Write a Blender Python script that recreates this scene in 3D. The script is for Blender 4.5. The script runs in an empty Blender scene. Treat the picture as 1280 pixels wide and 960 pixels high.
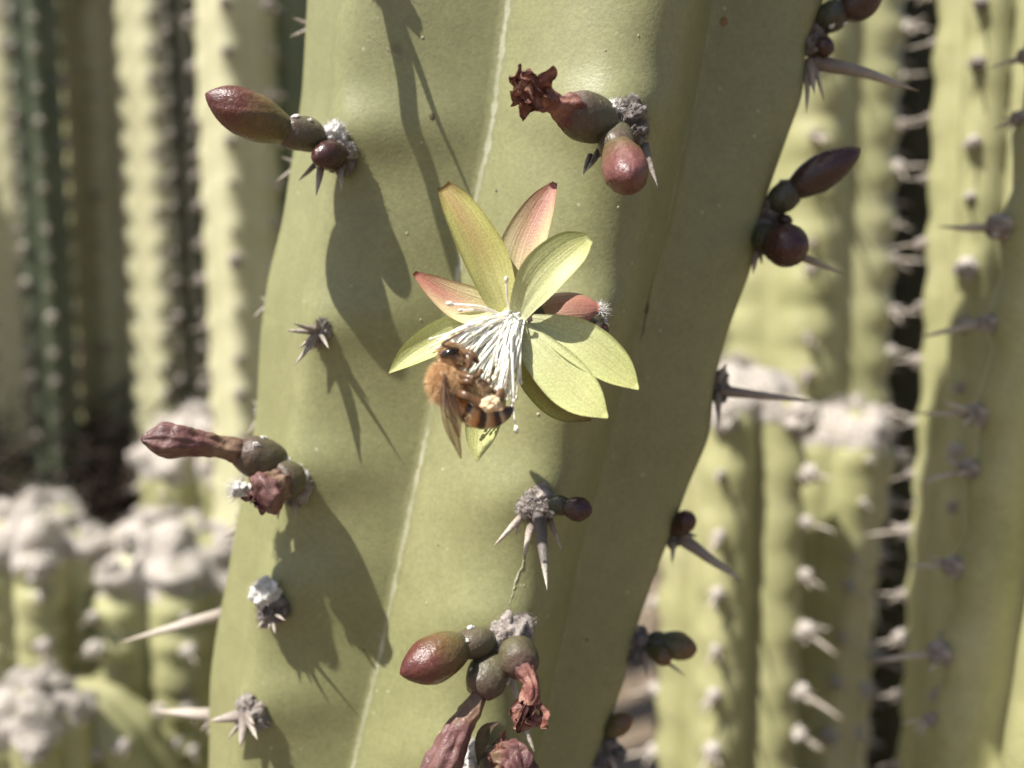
import bpy, math, random
import numpy as np
from mathutils import Vector, Matrix, noise, Quaternion

random.seed(7)
rng = np.random.default_rng(7)
R_ = math.radians
MM = 0.001
sc = bpy.context.scene
COL = sc.collection

# ------------------------------------------------------------------ camera
W, H = 1280.0, 960.0
F = 1153.0                      # focal length in photograph pixels
CAM = Vector((0.0, 0.0, 0.56))
PITCH = R_(7.0)
cam_d = bpy.data.cameras.new('camera')
cam = bpy.data.objects.new('camera', cam_d)
COL.objects.link(cam)
cam.location = CAM
cam.rotation_euler = (R_(90) - PITCH, 0, 0)
cam_d.sensor_width = 36.0
cam_d.lens = 36.0 * F / W
cam_d.clip_start = 0.005
cam_d.clip_end = 400
cam_d.dof.use_dof = True
cam_d.dof.focus_distance = 0.0945
cam_d.dof.aperture_fstop = cam_d.lens / 2.15      # lens opening 2.15 mm wide
cam_d.dof.aperture_blades = 0
sc.camera = cam
RIGHT = Vector((1, 0, 0))
FWD = Vector((0, math.cos(PITCH), -math.sin(PITCH)))
UP = Vector((0, math.sin(PITCH), math.cos(PITCH)))

# ------------------------------------------------------------------ light
SUN_DIR = (RIGHT * 0.46 + FWD * 0.37 - UP * 0.81).normalized()   # the way the light travels
to_sun = -SUN_DIR
elev = math.asin(to_sun.z)
azim = math.atan2(to_sun.x, to_sun.y)
w = bpy.data.worlds.new('World')
sc.world = w
w.use_nodes = True
nt = w.node_tree
bg = nt.nodes['Background']
sky = nt.nodes.new('ShaderNodeTexSky')
sky.sky_type = 'NISHITA'
sky.sun_disc = False
sky.sun_elevation = elev
sky.sun_rotation = azim
sky.dust_density = 2.0
nt.links.new(sky.outputs[0], bg.inputs[0])
bg.inputs[1].default_value = 0.068
sd = bpy.data.lights.new('sun', 'SUN')
sun = bpy.data.objects.new('sun', sd)
COL.objects.link(sun)
sun.rotation_euler = SUN_DIR.to_track_quat('-Z', 'Y').to_euler()
sun.location = (-1, -1, 3)
sd.energy = 4.9
sd.angle = R_(0.53)
sd.color = (1.0, 0.965, 0.90)
sc.view_settings.view_transform = 'Standard'
sc.view_settings.look = 'None'
sc.view_settings.gamma = 1
sc.view_settings.use_curve_mapping = False
sc.view_settings.exposure = 0.84
sc.render.engine = 'CYCLES'
sc.cycles.use_denoising = True
sc.cycles.max_bounces = 8
sc.cycles.transparent_max_bounces = 12

# ------------------------------------------------------------------ helpers
def P(px, py, d):
    """photograph pixel + distance along the view axis in mm -> world point"""
    d = d * MM
    return CAM + FWD * d + RIGHT * ((px - W / 2) / F * d) - UP * ((py - H / 2) / F * d)

def pxmm(n, d):
    return n * d / F

WORLD_LOC = {}

def link(o, parent, loc):
    COL.objects.link(o)
    if parent is not None:
        o.parent = parent
        o.location = Vector(loc) - WORLD_LOC[parent.name]
    else:
        o.location = loc
    WORLD_LOC[o.name] = Vector(loc)
    return o

def empty(name, loc, parent=None):
    o = bpy.data.objects.new(name, None)
    o.empty_display_size = 0.004
    return link(o, parent, Vector(loc))

class MB:
    """collects geometry in world coordinates"""
    def __init__(s):
        s.v = []; s.f = []; s.uv = []; s.m = []
    def add(s, verts, faces, uv=None, mi=0):
        o = len(s.v)
        s.v.extend([tuple(p) for p in verts])
        s.f.extend([tuple(i + o for i in f) for f in faces])
        s.m.extend([mi] * len(faces))
        s.uv.extend([tuple(q) for q in uv] if uv is not None else [(0.0, 0.5)] * len(verts))
    def mesh(s, name, mats, origin, smooth=True):
        me = bpy.data.meshes.new(name)
        ov = np.array(s.v, dtype=float) - np.array(origin)
        me.from_pydata(ov.tolist(), [], s.f)
        uvl = me.uv_layers.new(name='UVMap')
        li = np.empty(len(me.loops), dtype=np.int32)
        me.loops.foreach_get('vertex_index', li)
        uva = np.array(s.uv, dtype=np.float32)[li]
        uvl.data.foreach_set('uv', uva.ravel())
        for m in (mats if isinstance(mats, (list, tuple)) else [mats]):
            me.materials.append(m)
        me.polygons.foreach_set('material_index', np.array(s.m, dtype=np.int32))
        me.polygons.foreach_set('use_smooth', np.full(len(s.f), smooth))
        me.update()
        return me
    def build(s, name, mats, parent=None, origin=None, smooth=True, label=None):
        if origin is None:
            origin = np.mean(np.array(s.v), axis=0)
        me = s.mesh(name, mats, origin, smooth)
        o = bpy.data.objects.new(name, me)
        link(o, parent, Vector(origin))
        if label: o['label'] = label
        return o

def tag(o, label, cat, group=None, kind=None):
    if label: o['label'] = label
    if cat: o['category'] = cat
    if group: o['group'] = group
    if kind: o['kind'] = kind
    return o

def smooth_path(pts, n):
    """Catmull-Rom through the points"""
    pts = [np.array(p, float) for p in pts]
    if len(pts) == 2:
        return [pts[0] + (pts[1] - pts[0]) * t for t in np.linspace(0, 1, n)]
    q = [2 * pts[0] - pts[1]] + pts + [2 * pts[-1] - pts[-2]]
    out = []
    m = len(pts) - 1
    for t in np.linspace(0, m, n):
        i = min(int(t), m - 1); u = t - i
        a, b, c, d = q[i], q[i + 1], q[i + 2], q[i + 3]
        out.append(0.5 * (2 * b + (c - a) * u + (2 * a - 5 * b + 4 * c - d) * u * u + (3 * b - a - 3 * c + d) * u ** 3))
    return out

def prof(vals, n):
    """smoothly resample a radius profile"""
    r = smooth_path([[v, 0, 0] for v in vals], n) if len(vals) > 2 else [[x, 0, 0] for x in np.linspace(vals[0], vals[1], n)]
    return [max(x[0], 0.0) for x in r]

def frames(path):
    path = [Vector(p) for p in path]
    n = len(path)
    T = []
    for i in range(n):
        T.append((path[min(i + 1, n - 1)] - path[max(i - 1, 0)]).normalized())
    a = FWD if abs(T[0].dot(FWD)) < 0.9 else UP
    N = [(a - T[0] * a.dot(T[0])).normalized()]
    for i in range(1, n):
        v = N[-1] - T[i] * N[-1].dot(T[i])
        N.append(v.normalized())
    B = [T[i].cross(N[i]) for i in range(n)]
    return path, T, N, B

def tube(mb, path, radii, seg=8, mi=0, mod=None, flat=None, vscale=1.0):
    path, T, N, B = frames(path)
    n = len(path)
    vs, fs, uv = [], [], []
    for i in range(n):
        for j in range(seg):
            a = 2 * math.pi * j / seg
            r = radii[i]
            if mod: r = r * mod(i / (n - 1), a)
            rb = r * (flat if flat else 1.0)
            vs.append(path[i] + N[i] * (rb * math.cos(a)) + B[i] * (r * math.sin(a)))
            uv.append((j / seg, i / (n - 1) * vscale))
    for i in range(n - 1):
        for j in range(seg):
            k = (j + 1) % seg
            fs.append((i * seg + j, i * seg + k, (i + 1) * seg + k, (i + 1) * seg + j))
    c0 = len(vs); vs.append(path[0] - T[0] * radii[0] * 0.25); uv.append((0, 0))
    c1 = len(vs); vs.append(path[-1] + T[-1] * radii[-1] * 0.25); uv.append((0, vscale))
    for j in range(seg):
        k = (j + 1) % seg
        fs.append((c0, k, j))
        fs.append((c1, (n - 1) * seg + j, (n - 1) * seg + k))
    mb.add(vs, fs, uv, mi)

def displace(mb, amp, scale, start=0, seed=0.0, along=None):
    """push collected vertices by a noise field; amp in m, scale 1/m"""
    off = Vector((seed, seed * 1.7, -seed))
    for i in range(start, len(mb.v)):
        p = Vector(mb.v[i])
        d = noise.noise_vector(p * scale + off)
        mb.v[i] = tuple(p + d * amp)

_ico = {}
def ico(sub):
    if sub in _ico: return _ico[sub]
    t = (1 + 5 ** .5) / 2
    v = [Vector(p).normalized() for p in [(-1, t, 0), (1, t, 0), (-1, -t, 0), (1, -t, 0), (0, -1, t), (0, 1, t), (0, -1, -t), (0, 1, -t), (t, 0, -1), (t, 0, 1), (-t, 0, -1), (-t, 0, 1)]]
    f = [(0, 11, 5), (0, 5, 1), (0, 1, 7), (0, 7, 10), (0, 10, 11), (1, 5, 9), (5, 11, 4), (11, 10, 2), (10, 7, 6), (7, 1, 8), (3, 9, 4), (3, 4, 2), (3, 2, 6), (3, 6, 8), (3, 8, 9), (4, 9, 5), (2, 4, 11), (6, 2, 10), (8, 6, 7), (9, 8, 1)]
    for _ in range(sub):
        cache = {}; nf = []
        def mid(a, b):
            k = (min(a, b), max(a, b))
            if k not in cache:
                cache[k] = len(v); v.append(((v[a] + v[b]) / 2).normalized())
            return cache[k]
        for a, b, c in f:
            x, y, z = mid(a, b), mid(b, c), mid(c, a)
            nf += [(a, x, z), (b, y, x), (c, z, y), (x, y, z)]
        f = nf
    _ico[sub] = (v, f)
    return _ico[sub]

def blob(mb, c, r, rough=0.22, scale=None, sub=3, squash=None, mi=0, fine=True):
    """woolly lump; squash = (axis vector, factor)"""
    v, f = ico(sub)
    sd_ = random.uniform(0, 100)
    out = []
    for p in v:
        k = 1 + rough * noise.noise(p * 1.7 + Vector((sd_, 0, 0)))
        if fine:
            k += rough * 0.5 * noise.noise(p * 3.6 + Vector((0, sd_, 0))) - rough * 0.55 * abs(noise.noise(p * 6.5 + Vector((0, 0, sd_)))) + rough * 0.12 * noise.noise(p * 14.0)
        q = p * (r * k)
        if squash: q = q - squash[0] * (q.dot(squash[0]) * (1 - squash[1]))
        out.append(c + q)
    mb.add(out, f, [(0.5, 0.5 + 0.5 * p.z) for p in v], mi)

def hairs(mb, c, r, count, length, width, mi=0, dirn=None, spread=1.0):
    """fine wool fibres around a lump"""
    for _ in range(count):
        d = Vector(rng.normal(size=3)).normalized()
        if dirn is not None: d = (d * spread + dirn).normalized()
        p0 = c + d * r * random.uniform(0.8, 1.0)
        bend = Vector(rng.normal(size=3)) * 1.1
        l = length * random.uniform(0.5, 1.2)
        p1 = p0 + (d + bend * 0.5).normalized() * l * 0.6
        p2 = p1 + (d + bend).normalized() * l * 0.5
        s = d.cross(Vector(rng.normal(size=3))).normalized() * width
        mb.add([p0 - s, p0 + s, p1 + s * .8, p1 - s * .8, p2], [(0, 1, 2, 3), (3, 2, 4)], None, mi)

# ------------------------------------------------------------------ materials
def new_mat(name):
    m = bpy.data.materials.new(name)
    m.use_nodes = True
    n = m.node_tree
    b = n.nodes['Principled BSDF']
    return m, n, b

def N(nt, t, **kw):
    n = nt.nodes.new(t)
    for k, v in kw.items():
        if k.startswith('i_'):
            n.inputs[k[2:].replace('_', ' ')].default_value = v
        else:
            setattr(n, k, v)
    return n

def ramp(nt, stops):
    r = nt.nodes.new('ShaderNodeValToRGB')
    e = r.color_ramp.elements
    while len(e) < len(stops): e.new(0.5)
    for i, (p, c) in enumerate(stops):
        e[i].position = p
        e[i].color = (*c, 1) if len(c) == 3 else c
    return r

def noise_tex(nt, scale, detail=4, rough=0.55, coord=None):
    t = nt.nodes.new('ShaderNodeTexNoise')
    t.inputs['Scale'].default_value = scale
    t.inputs['Detail'].default_value = detail
    t.inputs['Roughness'].default_value = rough
    if coord is None:
        coord = nt.nodes.new('ShaderNodeTexCoord').outputs['Object']
    nt.links.new(coord, t.inputs['Vector'])
    return t

def mix(nt, fac, a, b, mode='MIX'):
    m = nt.nodes.new('ShaderNodeMix')
    m.data_type = 'RGBA'; m.blend_type = mode
    if isinstance(fac, (int, float)): m.inputs[0].default_value = fac
    else: nt.links.new(fac, m.inputs[0])
    for i, x in ((6, a), (7, b)):
        if isinstance(x, tuple): m.inputs[i].default_value = (*x, 1) if len(x) == 3 else x
        else: nt.links.new(x, m.inputs[i])
    return m.outputs[2]

def bump(nt, b, height, dist, strength=1.0, chain=None):
    n = nt.nodes.new('ShaderNodeBump')
    n.inputs['Distance'].default_value = dist
    n.inputs['Strength'].default_value = strength
    nt.links.new(height, n.inputs['Height'])
    if chain is not None: nt.links.new(chain, n.inputs['Normal'])
    nt.links.new(n.outputs[0], b.inputs['Normal'])
    return n.outputs[0]

def mat_cactus(name, c1, c2, c3, attr=False, spots=True):
    m, n, b = new_mat(name)
    t1 = noise_tex(n, 45, 5)
    t2 = noise_tex(n, 330, 6, 0.65)
    r1 = ramp(n, [(0.3, c1), (0.55, c2), (0.75, c3)])
    n.links.new(t1.outputs['Fac'], r1.inputs[0])
    r2 = ramp(n, [(0.3, (0.90, 0.90, 0.89)), (0.65, (1.04, 1.04, 1.03))])
    n.links.new(t2.outputs['Fac'], r2.inputs[0])
    col = mix(n, 1.0, r1.outputs[0], r2.outputs[0], 'MULTIPLY')
    tg = noise_tex(n, 1900, 3, 0.7)
    rgx = ramp(n, [(0.3, (0.86, 0.86, 0.85)), (0.7, (1.10, 1.10, 1.09))])
    n.links.new(tg.outputs['Fac'], rgx.inputs[0])
    col = mix(n, 1.0, col, rgx.outputs[0], 'MULTIPLY')
    if spots:
        v = N(n, 'ShaderNodeTexVoronoi', feature='F1')
        v.inputs['Scale'].default_value = 420
        n.links.new(n.nodes.new('ShaderNodeTexCoord').outputs['Object'], v.inputs['Vector'])
        rr = ramp(n, [(0.05, (1, 1, 1)), (0.11, (0, 0, 0))])
        n.links.new(v.outputs['Distance'], rr.inputs[0])
        t3 = noise_tex(n, 130, 2)
        r3 = ramp(n, [(0.5, (0, 0, 0)), (0.62, (1, 1, 1))])
        n.links.new(t3.outputs['Fac'], r3.inputs[0])
        f = mix(n, 1.0, rr.outputs[0], r3.outputs[0], 'MULTIPLY')
        f = mix(n, 1.0, f, (0.45, 0.45, 0.45), 'MULTIPLY')
        col = mix(n, f, col, (0.62, 0.60, 0.45))
        # sparse brown corky specks
        v2 = N(n, 'ShaderNodeTexVoronoi', feature='F1')
        v2.inputs['Scale'].default_value = 75
        n.links.new(n.nodes.new('ShaderNodeTexCoord').outputs['Object'], v2.inputs['Vector'])
        r4 = ramp(n, [(0.035, (0.6, 0.6, 0.6)), (0.075, (0, 0, 0))])
        n.links.new(v2.outputs['Distance'], r4.inputs[0])
        r5 = ramp(n, [(0.52, (0, 0, 0)), (0.56, (1, 1, 1))])
        n.links.new(noise_tex(n, 26, 1).outputs['Fac'], r5.inputs[0])
        f2 = mix(n, 1.0, r4.outputs[0], r5.outputs[0], 'MULTIPLY')
        col = mix(n, f2, col, (0.14, 0.10, 0.045))
    if attr:
        # pale corky line along the groove between two ribs
        a = N(n, 'ShaderNodeAttribute', attribute_name='groove')
        tn = noise_tex(n, 700, 4)
        add = N(n, 'ShaderNodeMath', operation='MULTIPLY_ADD')
        n.links.new(tn.outputs['Fac'], add.inputs[0]); add.inputs[1].default_value = 0.9
        n.links.new(a.outputs['Fac'], add.inputs[2])
        rg = ramp(n, [(0.56, (0.62, 0.62, 0.62)), (0.80, (0, 0, 0))])
        n.links.new(add.outputs[0], rg.inputs[0])
        rl = ramp(n, [(0.38, (0.12, 0.12, 0.12)), (0.60, (1, 1, 1))])
        n.links.new(noise_tex(n, 75, 4, 0.6).outputs['Fac'], rl.inputs[0])
        fg = mix(n, 1.0, rg.outputs[0], rl.outputs[0], 'MULTIPLY')
        col = mix(n, fg, col, (0.60, 0.585, 0.44))
    n.links.new(col, b.inputs['Base Color'])
    b.inputs['Roughness'].default_value = 0.44
    b.inputs['Specular IOR Level'].default_value = 0.5
    b.inputs['Subsurface Weight'].default_value = 0.12
    b.inputs['Subsurface Radius'].default_value = (1.0, 1.1, 0.35)
    b.inputs['Subsurface Scale'].default_value = 0.0016
    c = bump(n, b, noise_tex(n, 2600, 3, 0.6).outputs['Fac'], 0.00012, 0.35)
    bump(n, b, noise_tex(n, 120, 2, 0.4).outputs['Fac'], 0.0006, 0.16, c)
    return m

M = {}
M['stem'] = mat_cactus('cactus_skin', (0.228, 0.227, 0.104), (0.249, 0.245, 0.116), (0.275, 0.268, 0.136), attr=True)
M['stem_far'] = mat_cactus('cactus_skin_far', (0.33, 0.325, 0.155), (0.40, 0.385, 0.20), (0.46, 0.44, 0.255), spots=False)
M['stem_sunlit'] = mat_cactus('cactus_skin_sunlit', (0.50, 0.475, 0.29), (0.57, 0.545, 0.345), (0.63, 0.60, 0.41), spots=False)  # extra pale so the colour carries the strong sun on the left stems
M['stem_shade'] = mat_cactus('cactus_skin_shaded', (0.085, 0.105, 0.065), (0.11, 0.13, 0.08), (0.14, 0.16, 0.10), spots=False)  # bluish green deepened to put shade into the skin colour
M['stem_shade_dark'] = mat_cactus('cactus_skin_shade_dark', (0.035, 0.034, 0.020), (0.055, 0.052, 0.030), (0.08, 0.07, 0.045), spots=False)  # near-black tone stands in for the shade of the gaps
M['stem_blue'] = mat_cactus('cactus_skin_glaucous', (0.15, 0.18, 0.105), (0.20, 0.225, 0.135), (0.26, 0.275, 0.17), spots=False)

def mat_wool(name, dark, light, thr=(0.35, 0.62)):
    m, n, b = new_mat(name)
    t = noise_tex(n, 900, 5, 0.7)
    r = ramp(n, [(thr[0], dark), (thr[1], light)])
    n.links.new(t.outputs['Fac'], r.inputs[0])
    n.links.new(r.outputs[0], b.inputs['Base Color'])
    b.inputs['Roughness'].default_value = 0.95
    b.inputs['Specular IOR Level'].default_value = 0.1
    b.inputs['Sheen Weight'].default_value = 0.3
    bump(n, b, noise_tex(n, 3000, 4, 0.7).outputs['Fac'], 0.0004, 0.8)
    return m
M['wool'] = mat_wool('areole_felt', (0.17, 0.135, 0.115), (0.44, 0.385, 0.345))
M['wool_dark'] = mat_wool('areole_felt_dark', (0.06, 0.045, 0.037), (0.25, 0.215, 0.19))
M['wool_white'] = mat_wool('areole_felt_white', (0.62, 0.58, 0.53), (0.86, 0.84, 0.80))
M['wool_pink'] = mat_wool('growth_wool', (0.28, 0.24, 0.205), (0.60, 0.545, 0.485))

def mat_along(name, stops, rough=0.4, nscale=350, namp=0.35, bumpd=0.0003, bscale=900, spec=0.5, sss=0.0, dust=0.0):
    m, n, b = new_mat(name)
    uv = N(n, 'ShaderNodeUVMap', uv_map='UVMap')
    sx = N(n, 'ShaderNodeSeparateXYZ')
    n.links.new(uv.outputs[0], sx.inputs[0])
    t = noise_tex(n, nscale, 5, 0.6)
    ma = N(n, 'ShaderNodeMath', operation='MULTIPLY_ADD')
    n.links.new(t.outputs['Fac'], ma.inputs[0]); ma.inputs[1].default_value = namp
    ma2 = N(n, 'ShaderNodeMath', operation='SUBTRACT')
    n.links.new(sx.outputs['Y'], ma2.inputs[0]); ma2.inputs[1].default_value = namp * 0.5
    n.links.new(ma2.outputs[0], ma.inputs[2])
    r = ramp(n, stops)
    n.links.new(ma.outputs[0], r.inputs[0])
    t2 = noise_tex(n, nscale * 5, 4, 0.7)
    r2 = ramp(n, [(0.3, (0.72, 0.72, 0.72)), (0.65, (1.12, 1.12, 1.12))])
    n.links.new(t2.outputs['Fac'], r2.inputs[0])
    n.links.new(mix(n, 1.0, r.outputs[0], r2.outputs[0], 'MULTIPLY'), b.inputs['Base Color'])
    tr_ = noise_tex(n, nscale * 3, 4, 0.7)
    rr_ = N(n, 'ShaderNodeMapRange'); rr_.inputs[1].default_value = 0.35; rr_.inputs[2].default_value = 0.65
    rr_.inputs[3].default_value = rough * 0.75; rr_.inputs[4].default_value = min(1.0, rough * 1.7)
    n.links.new(tr_.outputs['Fac'], rr_.inputs[0]); n.links.new(rr_.outputs[0], b.inputs['Roughness'])
    b.inputs['Specular IOR Level'].default_value = spec
    if dust:
        vd = N(n, 'ShaderNodeTexVoronoi', feature='F1'); vd.inputs['Scale'].default_value = 1500
        n.links.new(n.nodes.new('ShaderNodeTexCoord').outputs['Object'], vd.inputs['Vector'])
        rd = ramp(n, [(0.10, (dust,) * 3), (0.26, (0, 0, 0))]); n.links.new(vd.outputs['Distance'], rd.inputs[0])
        rk = ramp(n, [(0.45, (0, 0, 0)), (0.65, (1, 1, 1))]); n.links.new(noise_tex(n, 420, 3).outputs['Fac'], rk.inputs[0])
        fd = mix(n, 1.0, rd.outputs[0], rk.outputs[0], 'MULTIPLY')
        src = b.inputs['Base Color'].links[0].from_socket
        n.links.new(mix(n, fd, src, (0.42, 0.37, 0.31)), b.inputs['Base Color'])
    if sss:
        b.inputs['Subsurface Weight'].default_value = sss
        b.inputs['Subsurface Scale'].default_value = 0.001
    bump(n, b, noise_tex(n, bscale, 4, 0.6).outputs['Fac'], bumpd, 0.6)
    return m
M['bud'] = mat_along('bud_skin', [(0.0, (0.085, 0.075, 0.03)), (0.28, (0.135, 0.085, 0.032)), (0.5, (0.115, 0.038, 0.026)), (1.0, (0.085, 0.022, 0.022))], 0.27, 240, 0.5, 0.00022, 2000, dust=0.15)
M['bud_pink'] = mat_along('bud_skin_pink', [(0.0, (0.11, 0.09, 0.04)), (0.15, (0.15, 0.085, 0.05)), (0.4, (0.165, 0.066, 0.056)), (1.0, (0.135, 0.048, 0.045))], 0.28, 240, 0.5, 0.00022, 2000, dust=0.15)
M['bud_dark'] = mat_along('bud_skin_dark', [(0.0, (0.05, 0.028, 0.022)), (1.0, (0.06, 0.018, 0.016))], 0.22, 300, 0.3, 0.0002, 1500)  # dark bud skin; on the right rib it carries the shade too
M['bud_olive'] = mat_along('bud_skin_olive', [(0.0, (0.06, 0.075, 0.03)), (0.5, (0.13, 0.085, 0.035)), (1.0, (0.16, 0.055, 0.03))], 0.3, 300, 0.4, 0.00022, 2000, dust=0.15)
M['ovary'] = mat_along('ovary_skin', [(0.0, (0.105, 0.095, 0.048)), (0.6, (0.092, 0.076, 0.045)), (1.0, (0.095, 0.058, 0.044))], 0.36, 300, 0.4, 0.00028, 1700, dust=0.28)
M['ovary_dark'] = mat_along('ovary_skin_dark', [(0.0, (0.055, 0.06, 0.035)), (1.0, (0.05, 0.045, 0.028))], 0.3, 300, 0.4, 0.00028, 1700, dust=0.28)
M['dried'] = mat_along('dried_flower', [(0.0, (0.08, 0.03, 0.024)), (0.3, (0.18, 0.07, 0.052)), (0.55, (0.27, 0.125, 0.092)), (0.8, (0.15, 0.045, 0.035)), (1.0, (0.32, 0.16, 0.11))], 0.55, 420, 1.2, 0.0005, 1200)
M['dried_purple'] = mat_along('dried_flower_purple', [(0.0, (0.10, 0.045, 0.038)), (0.3, (0.20, 0.125, 0.075)), (0.55, (0.13, 0.052, 0.05)), (0.75, (0.17, 0.085, 0.075)), (1.0, (0.09, 0.036, 0.034))], 0.42, 380, 1.0, 0.0005, 1000)
M['spine'] = mat_along('spine_grey', [(0.0, (0.15, 0.118, 0.095)), (0.5, (0.30, 0.255, 0.215)), (0.8, (0.40, 0.35, 0.29)), (1.0, (0.30, 0.22, 0.15))], 0.5, 900, 0.5, 0.0003, 2500)
M['spine_dark'] = mat_along('spine_dark', [(0.0, (0.085, 0.068, 0.058)), (0.68, (0.17, 0.145, 0.125)), (0.76, (0.40, 0.36, 0.31)), (1.0, (0.55, 0.49, 0.41))], 0.5, 900, 0.25, 0.0003, 2500)
M['spine_pale'] = mat_along('spine_pale', [(0.0, (0.30, 0.25, 0.20)), (0.6, (0.50, 0.44, 0.37)), (0.9, (0.44, 0.37, 0.29)), (1.0, (0.30, 0.22, 0.15))], 0.55, 900, 0.4, 0.0003, 2500)

def mat_petal(name, c_base, c_mid, c_tip, red, red_amt, trans=0.28):
    m, n, b = new_mat(name)
    uv = N(n, 'ShaderNodeUVMap', uv_map='UVMap')
    sx = N(n, 'ShaderNodeSeparateXYZ')
    n.links.new(uv.outputs[0], sx.inputs[0])
    r = ramp(n, [(0.0, c_base), (0.45, c_mid), (1.0, c_tip)])
    n.links.new(sx.outputs['Y'], r.inputs[0])
    # red blush along the middle towards the tip
    ab = N(n, 'ShaderNodeMath', operation='SUBTRACT'); n.links.new(sx.outputs['X'], ab.inputs[0]); ab.inputs[1].default_value = 0.5
    ab2 = N(n, 'ShaderNodeMath', operation='ABSOLUTE'); n.links.new(ab.outputs[0], ab2.inputs[0])
    rx = ramp(n, [(0.08, (1, 1, 1)), (0.36, (0, 0, 0))]); n.links.new(ab2.outputs[0], rx.inputs[0])
    ry = ramp(n, [(0.25, (0, 0, 0)), (0.55, (0.75, 0.75, 0.75)), (0.8, (1, 1, 1))]); n.links.new(sx.outputs['Y'], ry.inputs[0])
    rt = ramp(n, [(0.78, (0, 0, 0)), (0.97, (1, 1, 1))]); n.links.new(sx.outputs['Y'], rt.inputs[0])
    f = mix(n, 1.0, rx.outputs[0], ry.outputs[0], 'MULTIPLY')
    f = mix(n, 1.0, f, rt.outputs[0], 'LIGHTEN')
    f = mix(n, 1.0, f, (red_amt,) * 3, 'MULTIPLY')
    col = mix(n, f, r.outputs[0], red)
    # veins that run from base to tip, sparkling cell grain
    mp = N(n, 'ShaderNodeMapping'); mp.inputs['Scale'].default_value = (26, 1.6, 1)
    n.links.new(uv.outputs[0], mp.inputs[0])
    tv = noise_tex(n, 1.0, 3, 0.5, mp.outputs[0])
    rv = ramp(n, [(0.35, (0.92, 0.93, 0.88)), (0.6, (1.04, 1.04, 1.04))]); n.links.new(tv.outputs['Fac'], rv.inputs[0])
    col = mix(n, 1.0, col, rv.outputs[0], 'MULTIPLY')
    tg = noise_tex(n, 5200, 2, 0.6)
    rg = ramp(n, [(0.35, (0.85, 0.85, 0.85)), (0.7, (1.12, 1.12, 1.12))]); n.links.new(tg.outputs['Fac'], rg.inputs[0])
    col = mix(n, 1.0, col, rg.outputs[0], 'MULTIPLY')
    n.links.new(col, b.inputs['Base Color'])
    b.inputs['Roughness'].default_value = 0.42
    b.inputs['Specular IOR Level'].default_value = 0.45
    c = bump(n, b, tg.outputs['Fac'], 0.00006, 0.6)
    bump(n, b, tv.outputs['Fac'], 0.00018, 0.45, c)
    tr = N(n, 'ShaderNodeBsdfTranslucent')
    n.links.new(col, tr.inputs['Color'])
    ms = N(n, 'ShaderNodeMixShader'); ms.inputs[0].default_value = trans
    n.links.new(b.outputs[0], ms.inputs[1]); n.links.new(tr.outputs[0], ms.inputs[2])
    n.links.new(ms.outputs[0], n.nodes['Material Output'].inputs[0])
    return m
YG1, YG2, YG3 = (0.65, 0.65, 0.40), (0.60, 0.61, 0.30), (0.51, 0.53, 0.20)
M['petal'] = mat_petal('petal_yellow_green', YG1, YG2, YG3, (0.35, 0.22, 0.09), 0.15)
M['petal_olive'] = mat_petal('petal_olive', (0.70, 0.67, 0.33), (0.60, 0.57, 0.21), (0.54, 0.52, 0.18), (0.36, 0.21, 0.09), 0.7)
M['petal_red'] = mat_petal('petal_red', (0.72, 0.68, 0.38), (0.66, 0.58, 0.33), (0.40, 0.19, 0.12), (0.38, 0.14, 0.10), 0.85, 0.2)
M['petal_brown'] = mat_petal('petal_brown', (0.50, 0.38, 0.22), (0.44, 0.26, 0.17), (0.40, 0.19, 0.14), (0.36, 0.14, 0.11), 0.7, 0.2)

m, n, b = new_mat('stamen_white')
b.inputs['Base Color'].default_value = (0.93, 0.90, 0.80, 1)
b.inputs['Roughness'].default_value = 0.5
b.inputs['Subsurface Weight'].default_value = 0.2
b.inputs['Subsurface Scale'].default_value = 0.0004
M['stamen'] = m
m, n, b = new_mat('anther_cream')
t = noise_tex(n, 3000, 3)
r = ramp(n, [(0.3, (0.62, 0.56, 0.40)), (0.7, (0.80, 0.77, 0.66))]); n.links.new(t.outputs['Fac'], r.inputs[0])
n.links.new(r.outputs[0], b.inputs['Base Color']); b.inputs['Roughness'].default_value = 0.8
M['anther'] = m

# ------------------------------------------------------------------ the ground
def mat_ground():
    m, n, b = new_mat('dry_soil')
    t = noise_tex(n, 9, 8, 0.65); t2 = noise_tex(n, 60, 6, 0.7)
    r = ramp(n, [(0.3, (0.17, 0.12, 0.075)), (0.7, (0.36, 0.27, 0.18))]); n.links.new(t.outputs['Fac'], r.inputs[0])
    r2 = ramp(n, [(0.3, (0.6, 0.6, 0.6)), (0.7, (1.2, 1.2, 1.2))]); n.links.new(t2.outputs['Fac'], r2.inputs[0])
    n.links.new(mix(n, 1.0, r.outputs[0], r2.outputs[0], 'MULTIPLY'), b.inputs['Base Color'])
    b.inputs['Roughness'].default_value = 0.95
    bump(n, b, t2.outputs['Fac'], 0.02, 0.9)
    return m
M['ground'] = mat_ground()
mb = MB()
xs = [-150, -40, -12, -4] + list(np.linspace(-2, 2, 41)) + [4, 12, 40, 150]
ys = [-30, -8, -2] + list(np.linspace(-1, 3, 41)) + [5, 14, 45, 250]
gv = []
for y in ys:
    for x in xs:
        z = 0.0
        if abs(x) <= 2 and -1 <= y <= 3:
            z = 0.02 * noise.noise(Vector((x * 3, y * 3, 0))) + 0.008 * noise.noise(Vector((x * 11, y * 11, 4)))
        gv.append((x, y, z))
nx = len(xs)
mb.add(gv, [(j * nx + i, j * nx + i + 1, (j + 1) * nx + i + 1, (j + 1) * nx + i) for j in range(len(ys) - 1) for i in range(nx - 1)])
g = mb.build('ground', M['ground'], None, (0, 0, 0))
g['kind'] = 'structure'

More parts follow.
